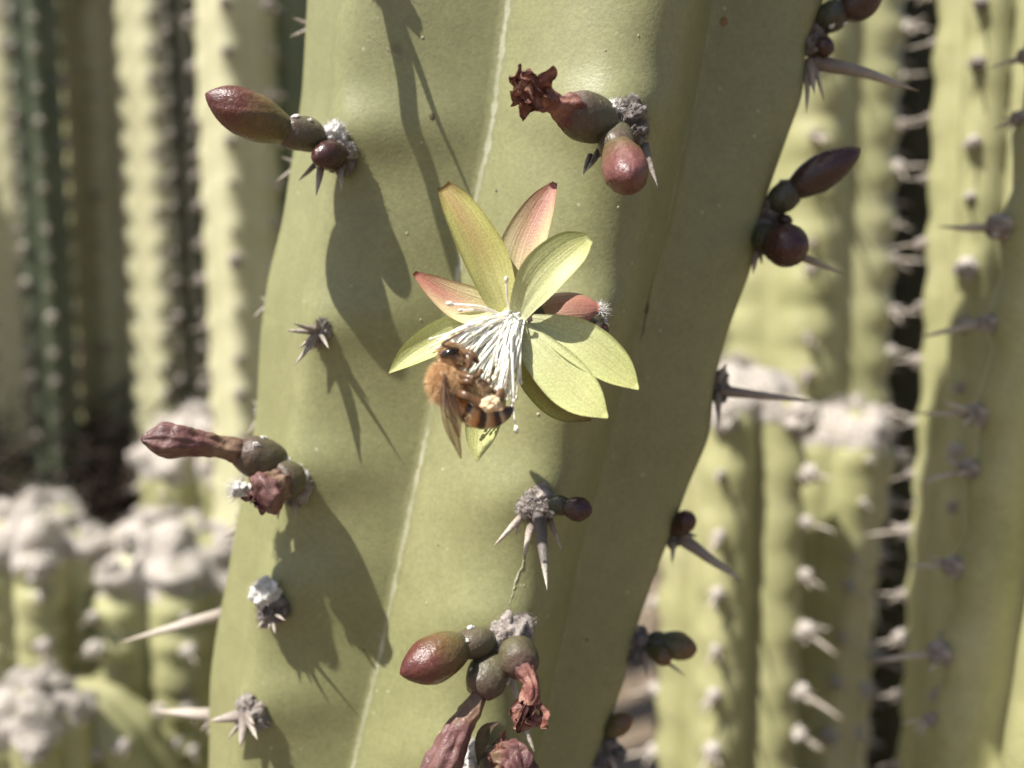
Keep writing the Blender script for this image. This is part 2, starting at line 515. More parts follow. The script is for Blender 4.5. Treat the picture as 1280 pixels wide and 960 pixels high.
# ------------------------------------------------------------------ the main cactus stem
Y0, Y1, DY = -190, 1160, 5
YG = np.arange(Y0, Y1 + 1, DY).astype(float)
def curve(pts, sigma):
    ys_, xs_ = zip(*[(p[1], p[0]) for p in pts])
    ys_, xs_ = list(ys_), list(xs_)
    def ext(y, a, b): return xs_[a] + (xs_[b] - xs_[a]) * (y - ys_[a]) / (ys_[b] - ys_[a])
    lo = ext(Y0 - 300, 0, 2); hi = ext(Y1 + 300, -1, -3)
    ys_ = [Y0 - 300] + ys_ + [Y1 + 300]; xs_ = [lo] + xs_ + [hi]
    yy = np.arange(Y0 - 200, Y1 + 201, DY).astype(float)
    v = np.interp(yy, ys_, xs_)
    k = np.exp(-0.5 * (np.arange(-60, 61) * DY / sigma) ** 2); k /= k.sum()
    vs = np.convolve(np.pad(v, 60, mode='edge'), k, mode='valid')
    return np.interp(YG, yy, vs)
FEAT = {
    'FL': curve([(392, -60), (391, 0), (384, 120), (372, 200), (360, 280), (342, 345), (331, 420), (324, 520), (305, 630), (290, 720), (274, 790), (266, 850), (267, 960), (264, 1050)], 14),
    'L': curve([(452, -60), (447, 0), (430, 170), (397, 412), (368, 598), (341, 748), (313, 893), (290, 1020)], 30),
    'V1': curve([(647, -60), (637, 0), (615, 170), (597, 235), (570, 345), (540, 500), (515, 640), (490, 740), (460, 880), (442, 960), (420, 1050)], 25),
    'C': curve([(832, -60), (822, 0), (783, 145), (738, 405), (672, 628), (635, 790), (605, 940), (590, 1020)], 34),
    'V2': curve([(897, -60), (888, 20), (862, 170), (832, 310), (803, 400), (772, 520), (738, 650), (705, 800), (668, 960), (650, 1050)], 25),
    'R': curve([(1050, -60), (1030, 0), (1006, 60), (1003, 120), (972, 205), (945, 275), (938, 330), (912, 405), (894, 475), (888, 545), (857, 610), (838, 665), (822, 710), (795, 785), (786, 835), (755, 920), (742, 980), (725, 1050)], 11),
}
DREL = {'FL': 24, 'VL': 15, 'L': 8.0, 'V1': 7.8, 'C': 0, 'V2': 12, 'R': 17}
AREO = {'L': [-72, 170, 412, 598, 748, 893], 'C': [-110, 145, 405, 628, 790, 950]}
def dbase(y):
    return 97.0 + 11.0 * (y / 960.0)
def fpx(name, y):
    return float(np.interp(y, YG, FEAT[name]))
def crest_depth(name, y):
    d = dbase(y) + DREL[name]
    for ya in AREO.get(name, []):
        d -= 1.1 * math.exp(-((y - ya + 10) / 42.0) ** 2)
    return d
def crest(name, y, push=0.0):
    """point on a rib crest"""
    return P(fpx(name, y), y, crest_depth(name, y) + push)

rings = []
grooves = []
NS = 16
for y in YG:
    f = {k: np.array(crest(k, y)) for k in ('FL', 'L', 'V1', 'C', 'V2', 'R')}
    # groove between the rear left rib and the left rib, hidden behind the left rib
    xl = fpx('FL', y) * 0.45 + fpx('L', y) * 0.55
    f['VL'] = np.array(P(xl, y, dbase(y) + DREL['VL']))
    c = 0.5 * (f['FL'] + f['R'])
    rx, fw = np.array(RIGHT), np.array(FWD)
    f['VR'] = c + rx * 0.0185 + fw * 0.011
    f['BR'] = c + rx * 0.013 + fw * 0.027
    f['VB'] = c - rx * 0.001 + fw * 0.021
    f['BL'] = c - rx * 0.016 + fw * 0.026
    f['VBL'] = c - rx * 0.020 + fw * 0.011
    order = ['FL', 'VL', 'L', 'V1', 'C', 'V2', 'R', 'VR', 'BR', 'VB', 'BL', 'VBL']
    n_ = len(order)
    ring, gr = [], []
    for i in range(n_):
        a, b_ = order[i], order[(i + 1) % n_]
        A, B = f[a], f[b_]
        prv, nxt = f[order[i - 1]], f[order[(i + 2) % n_]]
        L = np.linalg.norm(B - A)
        out = 0.5 * (A + B) - c
        out /= np.linalg.norm(out)
        if a[0] == 'V':     # groove -> crest
            tc = nxt - A; tc /= np.linalg.norm(tc)
            P1 = A + (B - A) * 0.36 + out * L * 0.10
            P2 = B - tc * L * 0.30
        else:               # crest -> groove
            tc = B - prv; tc /= np.linalg.norm(tc)
            kb = 0.03 if a == 'L' else 0.10
            P1 = A + tc * L * (0.22 if a == 'L' else 0.30)
            P2 = B - (B - A) * 0.36 + out * L * kb
        for t in np.linspace(0, 1, NS, endpoint=False):
            q = (1 - t) ** 3 * A + 3 * (1 - t) ** 2 * t * P1 + 3 * (1 - t) * t * t * P2 + t ** 3 * B
            ring.append(q)
            dv = 9.0
            if a == 'V1': dv = L * t / MM
            if b_ == 'V1': dv = L * (1 - t) / MM
            if a == 'V2': dv = L * t / MM + 0.35
            if b_ == 'V2': dv = L * (1 - t) / MM + 0.35
            gr.append(dv)
    rings.append(np.array(ring)); grooves.append(gr)
cens = [r_.mean(axis=0) for r_ in rings]
# close the top in a dome above the frame
topv = []
axis_up = (cens[0] - cens[20]); axis_up /= np.linalg.norm(axis_up)
EXT = 0.075
for k in range(1, 13):
    topv.append(rings[0] + axis_up * EXT * k / 12)
for k in range(1, 15):
    a = k / 14 * math.pi / 2
    s = max(math.cos(a), 0.03)
    topv.append((cens[0] + (rings[0] - cens[0]) * s + axis_up * (EXT + 0.024 * math.sin(a))))
# carry the stem down into the soil
botv = []
base = rings[-1]; cb = cens[-1]
zb = cb[2]
for k in range(1, 41):
    t = k / 40
    q = base.copy()
    q[:, 2] = base[:, 2] * (1 - t) + (-0.03) * t
    q[:, 0] -= 0.015 * (1 - (1 - t) ** 2)
    q[:, 1] += 0.02 * (1 - (1 - t) ** 2)
    botv.append(q)
allr = list(reversed(topv)) + rings + botv
allg = [grooves[0]] * len(topv) + grooves + [grooves[-1]] * len(botv)
nr = len(allr[0])
V_ = np.concatenate(allr)
# slight waviness of the skin
for i in range(len(V_)):
    p = Vector(V_[i])
    V_[i] += np.array(noise.noise_vector(p * 55)) * 0.00035
Fc = []
for i in range(len(allr) - 1):
    for j in range(nr):
        k = (j + 1) % nr
        Fc.append((i * nr + j, (i + 1) * nr + j, (i + 1) * nr + k, i * nr + k))
Fc.append(tuple(reversed(range(nr))))
root_loc = Vector((cb[0] - 0.015, cb[1] + 0.02, 0))
cactus = empty('cactus', root_loc)
tag(cactus, 'thick pale green ribbed cactus carrying the open yellow flower and the bee', 'cactus')
mb = MB(); mb.add(V_.tolist(), Fc)
stem = mb.build('stem', M['stem'], cactus, origin=root_loc)
at = stem.data.attributes.new('groove', 'FLOAT', 'POINT')
at.data.foreach_set('value', np.array(allg, dtype=np.float32).ravel())

# ---- small scars on the skin
from mathutils.bvhtree import BVHTree
_bv = BVHTree.FromPolygons([Vector(v) for v in V_], [f for f in Fc if len(f) == 4])
def on_skin(px, py):
    dr = (P(px, py, 100) - CAM).normalized()
    return _bv.ray_cast(CAM, dr)
def crack(pts, r, mat):
    mb = MB()
    path = []
    for q in smooth_path([[x, y, 0] for x, y in pts], 30):
        h = on_skin(q[0] + random.uniform(-1, 1), q[1])
        path.append(h[0] + h[1] * 0.02 * MM)
    tube(mb, path, [r * MM * (0.3 + 0.9 * random.random()) * math.sin(math.pi * (0.06 + 0.9 * k / 29)) for k in range(30)], 6)
    return mb.build('scar', M[mat], cactus)
def spot(px, py, rx, ry, mat):
    h = on_skin(px, py)
    mb = MB(); v, f = ico(3)
    X = RIGHT - h[1] * RIGHT.dot(h[1]); X.normalize(); Yv = h[1].cross(X)
    mb.add([h[0] + (X * p.x * rx + Yv * p.y * ry) * MM * (1 + 0.4 * noise.noise(p * 2 + h[0] * 500)) + h[1] * p.z * 0.09 * MM for p in v], f)
    return mb.build('scar', M[mat], cactus)
M['scar_pale'] = mat_wool('scar_pale', (0.36, 0.33, 0.20), (0.50, 0.47, 0.32))
M['scar_brown'] = mat_wool('scar_brown', (0.07, 0.05, 0.028), (0.15, 0.11, 0.06))
M['scar_rust'] = mat_wool('scar_rust', (0.20, 0.11, 0.04), (0.27, 0.19, 0.08))
crack([(668, 662), (656, 692), (654, 706), (645, 724), (640, 746), (634, 768)], 0.13, 'scar_pale')
crack([(880, 60), (868, 130), (852, 190), (838, 262), (822, 330)], 0.08, 'scar_pale')
crack([(818, 340), (812, 370), (806, 405), (800, 430)], 0.10, 'scar_brown')
crack([(455, 40), (500, 72), (520, 70)], 0.05, 'scar_pale')
spot(808, 383, 0.35, 0.8, 'scar_brown'); spot(540, 146, 0.28, 0.36, 'scar_brown'); spot(905, 27, 0.5, 0.6, 'scar_rust')
for _ in range(34):
    x_, y_ = random.uniform(430, 800), random.uniform(10, 940)
    if on_skin(x_, y_)[0] is not None: spot(x_, y_, random.uniform(0.08, 0.2), random.uniform(0.08, 0.2), random.choice(['scar_pale', 'scar_pale', 'scar_pale', 'scar_brown']))

# ---- pieces that grow on the stem
def spine(parent, a, b, r, mat='spine', bend=0.0, seg=8, bseg=9):
    a, b = Vector(a), Vector(b)
    mid_ = (a + b) / 2 + UP * bend * MM
    path = smooth_path([a, mid_, b], bseg)
    rad = [r * 0.86 * MM * q for q in prof([1.2, 1.0, 0.76, 0.48, 0.03], bseg)]
    mb = MB()
    ph = random.uniform(0, 6)
    tube(mb, path, rad, seg, mod=lambda t, an: 1 + 0.12 * math.sin(2 * an + ph) + 0.08 * math.sin(5 * an + 9 * t))
    return mb.build('spine', M[mat], parent)

def areole(center, lumps, fibres=60, name='areole', mat='wool', label=None):
    """felt cushion; lumps = [(offset world vector, radius mm, material index)]"""
    mb = MB()
    for off, r, mi in lumps:
        blob(mb, Vector(center) + off, r * MM, 0.5 if mi == 1 else 0.36, sub=4, mi=mi)
        if mi == 1: hairs(mb, Vector(center) + off, r * MM, 350, 0.9 * MM, 0.018 * MM, 1)
        hairs(mb, Vector(center) + off, r * MM, fibres * 7, 0.45 * MM + 0.12 * r * MM, 0.024 * MM, mi)
    return mb.build(name, [M[mat], M['wool_white'], M['wool_dark']], cactus, origin=center, label=label)

def scr(dx, dy, dd, d):
    """screen offset in photograph pixels (at depth d mm) + depth offset mm -> world vector"""
    return RIGHT * (dx * d / F * MM) - UP * (dy * d / F * MM) + FWD * (dd * MM)

def ovary(parent, pts, r, mat='ovary', tufts=4):
    path = smooth_path(pts, 20)
    r = r * 0.9
    rad = [r * MM * q for q in prof([0.45, 0.86, 1.0, 1.0, 0.92, 0.62], 20)]
    mb = MB()
    ph = random.uniform(0, 6)
    tube(mb, path, rad, 24, mod=lambda t, a: 1 + 0.03 * math.sin(3 * a + 5 * t + ph))
    displace(mb, 0.00015, 500)
    pa, T, Nn, B = frames(path)
    for k in range((tufts + 1) // 2):
        i = random.randint(5, 16); a = random.uniform(0, 6.28)
        q = pa[i] + (Nn[i] * math.cos(a) + B[i] * math.sin(a)) * rad[i]
        blob(mb, q, random.uniform(0.18, 0.34) * MM, 0.6, sub=2, mi=1, squash=(T[i], 1.6))
    return mb.build('ovary', [M[mat], M['wool_white']], parent)

def bud_tip(parent, pts, r, mat='bud', prof_=None, twist=2.2):
    n_ = 40
    dense = smooth_path(pts, 200)
    ts = [1 - (1 - k / (n_ - 1)) ** 1.7 for k in range(n_)]
    r = r * 0.93
    path = [dense[min(199, int(round(t * 199)))] for t in ts]
    b0 = prof_[0] if prof_ else 0.5
    e2 = 0.62 if prof_ else 0.74
    def shape(t):
        if t < 0.5: return b0 + (1 - b0) * math.sin(t / 0.5 * math.pi / 2) ** 0.9
        return max(0.0, 1 - ((t - 0.5) / 0.5) ** 2.1) ** e2
    rad = [r * MM * shape(t) for t in ts]
    mb = MB()
    ph = random.uniform(0, 6)
    def mod(t, a):
        s1 = ((3 * a + twist * t * 3 + ph) / (2 * math.pi)) % 1.0
        s2 = ((5 * a - twist * t * 2 + ph) / (2 * math.pi)) % 1.0
        e = min(1.0, t * 3) * (1 - 0.4 * t)
        return 1 + e * (0.075 * (s1 - 0.5) + 0.03 * (s2 - 0.5))
    tube(mb, path, rad, 60, mod=mod)
    displace(mb, 0.00012, 450)
    return mb.build('bud_tip', M[mat], parent)

def flower_bud(base, label):
    o = empty('flower_bud', base, cactus)
    o['label'] = label
    return o
def withered(base, label):
    o = empty('withered_flower', base, cactus)
    o['label'] = label
    return o

def dried_tube(parent, pts, radii, mat='dried', crumple=0.0005, name='dried_tube'):
    n_ = 44
    path = smooth_path(pts, n_)
    rad = [q * MM for q in prof(radii, n_)]
    mb = MB()
    ph = random.uniform(0, 6)
    tube(mb, path, rad, 44, mod=lambda t, a: 1 + 0.09 * math.sin(5 * a + 3 * t + ph) + 0.06 * math.sin(9 * a - 4 * t + ph) + 0.04 * math.sin(3 * a + 22 * t))
    displace(mb, crumple, 420, seed=ph)
    displace(mb, crumple * 0.5, 1100, seed=ph + 3)
    return mb.build(name, M[mat], parent)

def petal(parent, P0, P1, P2, width, face, mat, cup=0.15, wprof=None, name='petal', ruffle=0.0, thick=0.28, crumple=0.0, nu=26, nv=13, twist=0.0, label=None, roll=0.0, crease=0.0):
    """one petal: base, control and tip points; edges lifted towards `face` by cup"""
    wp = prof(wprof or [0.42, 0.62, 0.86, 1.0, 0.98, 0.80, 0.46, 0.06], nu)
    P0, P1, P2 = Vector(P0), Vector(P1), Vector(P2)
    face = Vector(face).normalized()
    vs, uv = [], []
    ph = random.uniform(0, 6)
    for side in (1, -1):
        for i in range(nu):
            u = i / (nu - 1)
            c_ = P0 * (1 - u) ** 2 + P1 * (2 * u * (1 - u)) + P2 * u ** 2
            t_ = ((P1 - P0) * (1 - u) + (P2 - P1) * u).normalized()
            s_ = t_.cross(face).normalized()
            q_ = Quaternion(t_, twist * u + roll)
            s_ = q_ @ s_
            n_ = s_.cross(t_).normalized()
            hw = width * MM * 0.5 * wp[i]
            for j in range(nv):
                v = -1 + 2 * j / (nv - 1)
                z = cup * hw * 2 * (v * v) + crease * hw * abs(v) + ruffle * MM * math.sin(u * 9 + ph + 2 * v) * abs(v) ** 1.5
                z += 0.035 * hw * math.cos(v * 11) * (1 - u)
                th = thick * MM * 0.5 * (1 - 0.75 * v ** 6) * (1 - 0.6 * u ** 6)
                p = c_ + s_ * (hw * v * (1 - 0.25 * abs(cup) * v * v)) + n_ * (z + side * th)
                vs.append(p); uv.append((j / (nv - 1), u))
    fs = []
    M_ = nu * nv
    for i in range(nu - 1):
        for j in range(nv - 1):
            a = i * nv + j
            fs.append((a, a + 1, a + nv + 1, a + nv))
            fs.append((M_ + a, M_ + a + nv, M_ + a + nv + 1, M_ + a + 1))
    rim = [i * nv for i in range(nu)] + [(nu - 1) * nv + j for j in range(1, nv)] + [i * nv + nv - 1 for i in range(nu - 2, -1, -1)] + [j for j in range(nv - 2, 0, -1)]
    for k in range(len(rim)):
        a, b_ = rim[k], rim[(k + 1) % len(rim)]
        fs.append((a, a + M_, b_ + M_, b_))
    mb = MB(); mb.add(vs, fs, uv)
    if crumple: displace(mb, crumple, 480, seed=ph); displace(mb, crumple * 0.4, 1300, seed=ph)
    else: displace(mb, 0.00025, 170, seed=ph)
    return mb.build(name, M[mat] if isinstance(mat, str) else mat, parent, label=label)

def crumpled_head(parent, center, axis, r, count=9, mat='dried'):
    """dried petals folded in on each other at the end of a withered flower"""
    axis = Vector(axis).normalized()
    a0 = axis.orthogonal().normalized(); b0 = axis.cross(a0)
    for k in range(count):
        ang = 2.4 * k + random.uniform(-0.3, 0.3)
        lay = (k + 0.5) / count                     # inner petals first
        o = a0 * math.cos(ang) + b0 * math.sin(ang)
        side = axis.cross(o)
        p0 = center - axis * r * MM * 1.0 + o * r * MM * 0.15
        p1 = center + axis * r * MM * random.uniform(-0.2, 0.3) + o * r * MM * (0.25 + 0.8 * lay) + side * r * MM * random.uniform(-0.25, 0.25)
        p2 = center + axis * r * MM * random.uniform(0.2, 0.85) + o * r * MM * random.uniform(0.1, 0.6) * (0.5 + lay)
        petal(parent, p0, p1, p2, r * random.uniform(0.9, 1.35), o, mat, cup=random.choice([-0.45, 0.35, 0.5]), name='dried_petal', crumple=0.0008, nu=22, nv=14, thick=0.16, ruffle=0.35, roll=random.uniform(-0.5, 0.5),
              wprof=[0.35, 0.6, 0.85, 1.0, 1.05, 1.0, 0.85, 0.5])

# ---- left rib ------------------------------------------------------
d = crest_depth('L', 170)
# first areole in view: long maroon bud and a small round one
a = areole(P(423, 182, d - 0.6), [(scr(2, 8, 0, d), 1.75, 0), (scr(-4, -13, -0.5, d), 1.35, 1), (scr(-18, -12, 0, d), 0.8, 1), (scr(6, 22, 0.4, d), 1.3, 2), (scr(-8, 18, 0, d), 1.2, 2)], 70)
spine(a, P(402, 205, d - 1), P(395, 245, d - 3), 0.55, 'spine')
spine(a, P(426, 208, d - 1.2), P(427, 239, d - 3.0), 0.42, 'spine')
spine(a, P(393, 207, d), P(373, 226, d - 1), 0.35, 'spine')
fb = flower_bud(P(412, 172, d - 1), 'long smooth maroon bud pointing out from the left rib')
ovary(fb, [P(406, 172, d - 1.0), P(380, 168, d - 2.5), P(350, 164, d - 4.0)], 2.15)
bud_tip(fb, [P(362, 166, d - 3.4), P(310, 143, d - 6), P(257, 117, d - 8.0)], 2.75)
fb = flower_bud(P(424, 195, d - 1), 'small round dark maroon bud beside the long left bud')
bud_tip(fb, [P(428, 192, d - 0.8), P(412, 194, d - 2.5), P(392, 197, d - 4.3)], 1.75, 'bud_dark', [0.6, 0.85, 0.98, 1.0, 0.95, 0.85, 0.7, 0.45, 0.05])

d = crest_depth('L', 412)
a = areole(P(402, 415, d - 0.3), [(scr(0, 0, 0, d), 1.05, 0), (scr(2, -8, 0, d), 0.85, 2), (scr(-4, 10, 0, d), 0.9, 0)], 50)
for (x, y, dd, r) in ((356, 413, -2.0, 0.42), (366, 404, -3.6, 0.5), (368, 457, -3.5, 0.55), (373, 436, -3.2, 0.5), (385, 443, -2.5, 0.38), (411, 436, -3.8, 0.35), (395, 398, -3, 0.4)):
    spine(a, P(400, 415, d - 0.5), P(x, y, d + dd), r, 'spine')

d = crest_depth('L', 598)
a = areole(P(372, 603, d - 0.2), [(scr(-4, 5, 0, d), 2.0, 0), (scr(2, -8, 0, d), 1.2, 1), (scr(-5, 20, 0, d), 1.1, 2)], 60)
spine(a, P(350, 620, d - 1.5), P(347, 650, d - 3), 0.4, 'spine')
spine(a, P(368, 618, d - 1.0), P(370, 650, d - 2.6), 0.35, 'spine')
wf = withered(P(360, 585, d - 1), 'withered flower with smooth purple club and green ovary on the left rib')
ovary(wf, [P(356, 588, d - 1.5), P(326, 573, d - 3.2), P(298, 564, d - 4.6)], 2.75)
dried_tube(wf, [P(306, 566, d - 4.2), P(270, 557, d - 6), P(225, 551, d - 7.5), P(181, 549, d - 9)], [1.05, 1.35, 1.25, 1.2, 1.45, 1.8, 1.9, 1.55, 0.5], 'dried_purple', 0.00035)
wf = withered(P(365, 600, d - 1.5), 'short shrivelled dark flower stub facing out from the left rib')
ovary(wf, [P(372, 594, d - 1.0), P(357, 600, d - 3.0), P(345, 606, d - 4.2)], 2.6, 'ovary', 6)
dried_tube(wf, [P(352, 602, d - 3.8), P(338, 613, d - 5.0), P(322, 622, d - 6.0)], [1.9, 2.0, 1.9, 2.15, 2.1, 1.3], 'dried_purple', 0.0006)
crumpled_head(wf, P(324, 621, d - 6.0), P(314, 626, d - 7.2) - P(330, 617, d - 5.6), 1.3, 6, 'dried_purple')
# the tuft of white wool beside it
mb = MB()
blob(mb, P(300, 612, d - 1.5), 1.0 * MM, 0.4, sub=4)
hairs(mb, P(300, 612, d - 1.5), 1.0 * MM, 220, 1.2 * MM, 0.03 * MM, 0, RIGHT * -0.8, 1.0)
tube(mb, [P(302, 612, d - 1.5), P(330, 605, d - 1.0), P(360, 600, d + 0.5)], [0.5 * MM, 0.4 * MM, 0.5 * MM], 8)
mb.build('wool_tuft', M['wool_white'], cactus)

d = crest_depth('L', 748)
a = areole(P(339, 752, d - 0.6), [(scr(-5, -14, -0.9, d), 1.6, 1), (scr(2, 6, 0, d), 1.8, 2), (scr(-3, 17, -0.2, d), 1.3, 0), (scr(10, 8, 0.3, d), 1.4, 2)], 80)
for (x, y, dd, r) in ((317, 756, -2.0, 0.4), (321, 786, -2.5, 0.42), (344, 793, -3.0, 0.45), (336, 787, -2.4, 0.4), (357, 776, -4, 0.35)):
    spine(a, P(340, 765, d - 0.8), P(x, y, d + dd), r, 'spine')
d = crest_depth('L', 893)
a = areole(P(314, 893, d - 0.4), [(scr(2, -3, 0, d), 1.6, 0), (scr(-6, -14, 0, d), 1.1, 0), (scr(10, 8, 0.2, d), 1.25, 0)], 60, mat='wool')
for (x, y, dd, r) in ((262, 901, -1.0, 0.85), (300, 935, -3.5, 0.85), (284, 925, -1.5, 0.45), (322, 925, -5.5, 0.6), (318, 906, -5, 0.5)):
    spine(a, P(308, 893, d - 0.8), P(x, y, d + dd), r, 'spine')
# areole just above the frame whose spines throw the long shadows down the left rib
d = crest_depth('L', -72)
a = areole(P(458, -72, d - 0.4), [(scr(0, 0, 0, d), 1.8, 0), (scr(-8, 8, 0, d), 1.2, 1)], 40)
spine(a, P(455, -66, d - 0.8), P(246, -26, d - 15), 0.8, 'spine')
spine(a, P(457, -62, d - 0.8), P(440, -22, d - 6), 0.45, 'spine')
spine(a, P(452, -72, d - 0.8), P(405, -80, d - 5), 0.45, 'spine')

# ---- rear left rib: spines that show past the outline ---------------
for (ya, ends) in ((35, [(362, 46, -2, 0.4), (366, 22, -1, 0.4)]), (207, [(346, 226, -3, 0.45), (352, 196, -1, 0.35)]),
                   (378, [(316, 397, -2, 0.55), (325, 372, 0, 0.4)]), (515, [(309, 545, -2, 0.45), (316, 500, 0, 0.4)]),
                   (655, [(280, 672, -2, 0.5), (292, 640, 0, 0.35)]), (765, [(147, 804, 4, 0.85), (276, 806, -2, 0.45)]), (893, [(192, 889, 5, 1.0), (250, 915, 0, 0.5), (258, 920, -1, 0.45)])):
    d = crest_depth('FL', ya)
    xa = fpx('FL', ya) + 5
    a = areole(P(xa, ya, d + 1.8), [(scr(0, 0, 0, d), 1.25, 0)], 40)
    for (x, y, dd, r) in ends:
        spine(a, P(xa, ya, d + 1.8), P(x, y, d + 2 + dd), r, 'spine_pale' if r > 0.7 else 'spine')

# ---- centre rib ------------------------------------------------------
d = crest_depth('C', 145)
a = areole(P(784, 150, d - 0.2), [(scr(3, -4, 0, d), 1.85, 2), (scr(-16, -8, -0.3, d), 1.2, 1), (scr(8, 14, 0, d), 1.5, 2), (scr(-4, -14, 0, d), 1.1, 0)], 120)
spine(a, P(738, 195, d - 1.0), P(728, 220, d - 2.2), 0.4, 'spine_dark')
spine(a, P(752, 185, d - 1.0), P(733, 214, d - 2.5), 0.45, 'spine_dark')
spine(a, P(805, 180, d - 0.2), P(823, 238, d - 1.0), 0.42, 'spine')
wf = withered(P(760, 150, d - 1.2), 'withered flower with crumpled dark red petals and olive ovary, on the centre rib')
ovary(wf, [P(762, 154, d - 1.6), P(736, 148, d - 4), P(706, 138, d - 6)], 2.75, 'ovary', 5)
dried_tube(wf, [P(714, 141, d - 5.6), P(695, 131, d - 7), P(672, 119, d - 8.5)], [1.7, 1.35, 0.95, 0.95, 1.15, 1.2], 'dried', 0.0004)
crumpled_head(wf, P(660, 112, d - 9.2), P(648, 106, d - 10.4) - P(690, 128, d - 7.5), 1.9, 12)
fb = flower_bud(P(772, 170, d - 1.5), 'rounded pink maroon bud facing out below the felt pad of the centre rib')
ovary(fb, [P(774, 163, d - 1.4), P(769, 177, d - 3.6), P(775, 193, d - 5.8)], 2.05, 'ovary', 2)
bud_tip(fb, [P(773, 188, d - 5.0), P(782, 212, d - 7.5), P(786, 224, d - 11)], 2.42, 'bud_pink', [0.72, 0.9, 1.0, 1.02, 1.0, 0.95, 0.82, 0.58, 0.05], 1.2)

d = crest_depth('C', 405)
a = areole(P(742, 406, d - 0.6), [(scr(0, 0, -0.5, d), 1.3, 0), (scr(6, -16, -0.6, d), 0.7, 1), (scr(-18, 6, -0.8, d), 0.9, 0), (scr(-34, 8, -0.6, d), 0.8, 2)], 70)
fb = flower_bud(P(745, 412, d - 1.5), 'tiny dark red bud in the felt beside the open flower')
bud_tip(fb, [P(742, 408, d - 1.5), P(749, 412, d - 4.0), P(755, 415, d - 6.0)], 1.0, 'bud_dark', [0.6, 0.9, 1, 1, 0.95, 0.85, 0.65, 0.4, 0.05])

d = crest_depth('C', 628)
a = areole(P(671, 626, d - 0.2), [(scr(2, -4, 0, d), 1.55, 0), (scr(-12, 8, -0.4, d), 1.15, 0), (scr(10, 6, -0.6, d), 1.25, 0), (scr(2, 15, 0.2, d), 1.2, 2), (scr(20, 6, -0.4, d), 0.9, 0)], 90)
spine(a, P(673, 640, d - 1.0), P(684, 738, d - 6.0), 0.78, 'spine_dark', 0.3, 10, 14)
spine(a, P(654, 644, d - 0.6), P(616, 684, d - 1.8), 0.45, 'spine_pale')
spine(a, P(664, 655, d - 0.6), P(654, 699, d - 1.8), 0.5, 'spine_pale')
spine(a, P(686, 648, d - 0.2), P(703, 689, d - 0.8), 0.4, 'spine')
spine(a, P(649, 648, d - 0.1), P(645, 671, d - 0.8), 0.3, 'spine_pale')
fb = flower_bud(P(690, 630, d - 1), 'small glossy near-black bud beside the long grey spine')
ovary(fb, [P(688, 627, d - 1.4), P(700, 631, d - 2.2), P(712, 635, d - 2.8)], 1.25, 'ovary_dark', 4)
bud_tip(fb, [P(706, 633, d - 2.5), P(722, 636, d - 3.4), P(740, 640, d - 4.2)], 1.5, 'bud_dark')

d = crest_depth('C', 790)
a = areole(P(636, 790, d - 0.2), [(scr(0, -3, 0, d), 2.1, 0), (scr(15, -8, 0.3, d), 1.5, 0), (scr(-12, 12, -0.3, d), 1.5, 0), (scr(14, 12, -0.2, d), 1.4, 0)], 110)
fb = flower_bud(P(612, 800, d - 1), 'plump reddish brown bud growing from the lowest full felt pad of the centre rib')
ovary(fb, [P(616, 799, d - 1.2), P(594, 803, d - 2.6), P(570, 809, d - 3.8)], 1.9, 'ovary', 3)
bud_tip(fb, [P(580, 805, d - 3.3), P(545, 822, d - 5.5), P(500, 842, d - 7.5)], 2.75, 'bud')
wf = withered(P(616, 822, d - 1.5), 'withered flower with long purple pink tube hanging to the left')
ovary(wf, [P(624, 820, d - 1.2), P(609, 845, d - 2.8), P(598, 868, d - 4)], 2.5, 'ovary', 6)
dried_tube(wf, [P(600, 862, d - 3.6), P(588, 890, d - 4.6), P(565, 930, d - 5.5), P(543, 985, d - 6)], [0.8, 0.95, 1.15, 1.45, 1.7, 1.85, 1.7], 'dried_purple', 0.0004)
wf = withered(P(645, 815, d - 1.5), 'withered flower with thin salmon tube and rusty crumpled end hanging downward')
ovary(wf, [P(640, 805, d - 1.0), P(648, 823, d - 3.2), P(653, 838, d - 4.8)], 2.45, 'ovary', 2)
dried_tube(wf, [P(652, 834, d - 4.6), P(664, 855, d - 6), P(662, 880, d - 6.6)], [1.0, 1.0, 0.9, 0.95, 1.1, 1.15], 'dried', 0.00035)
crumpled_head(wf, P(661, 897, d - 6.8), P(660, 915, d - 7.2) - P(663, 880, d - 6.6), 1.65, 9)
spine(a, P(636, 845, d - 0.6), P(652, 885, d - 1.4), 0.6, 'spine_pale')
spine(a, P(650, 895, d - 1.2), P(669, 942, d - 2.2), 0.5, 'spine_pale')

d = crest_depth('C', 950)
a = areole(P(612, 962, d - 0.2), [(scr(0, 0, 0, d), 2.3, 0), (scr(-20, -18, -1, d), 1.4, 1), (scr(-14, -30, -1.2, d), 1.0, 1), (scr(30, 0, 0, d), 1.8, 2)], 110)
wf = withered(P(615, 955, d - 1.5), 'shrivelled pink flower with curled pale green sepal at the lowest felt pad')
ovary(wf, [P(610, 975, d - 1.5), P(622, 955, d - 4.0), P(630, 945, d - 5)], 2.3, 'ovary', 3)
dried_tube(wf, [P(620, 946, d - 4.5), P(640, 945, d - 6.5), P(655, 960, d - 8.5)], [1.4, 1.6, 1.5, 1.6, 1.4], 'dried_purple', 0.0007)
crumpled_head(wf, P(625, 938, d - 5.5), P(615, 920, d - 6.5) - P(630, 945, d - 5), 1.6, 6)
petal(wf, P(600, 955, d - 4), P(595, 905, d - 5.5), P(625, 903, d - 6.8), 1.5, -FWD, 'ovary', 0.3, name='sepal')

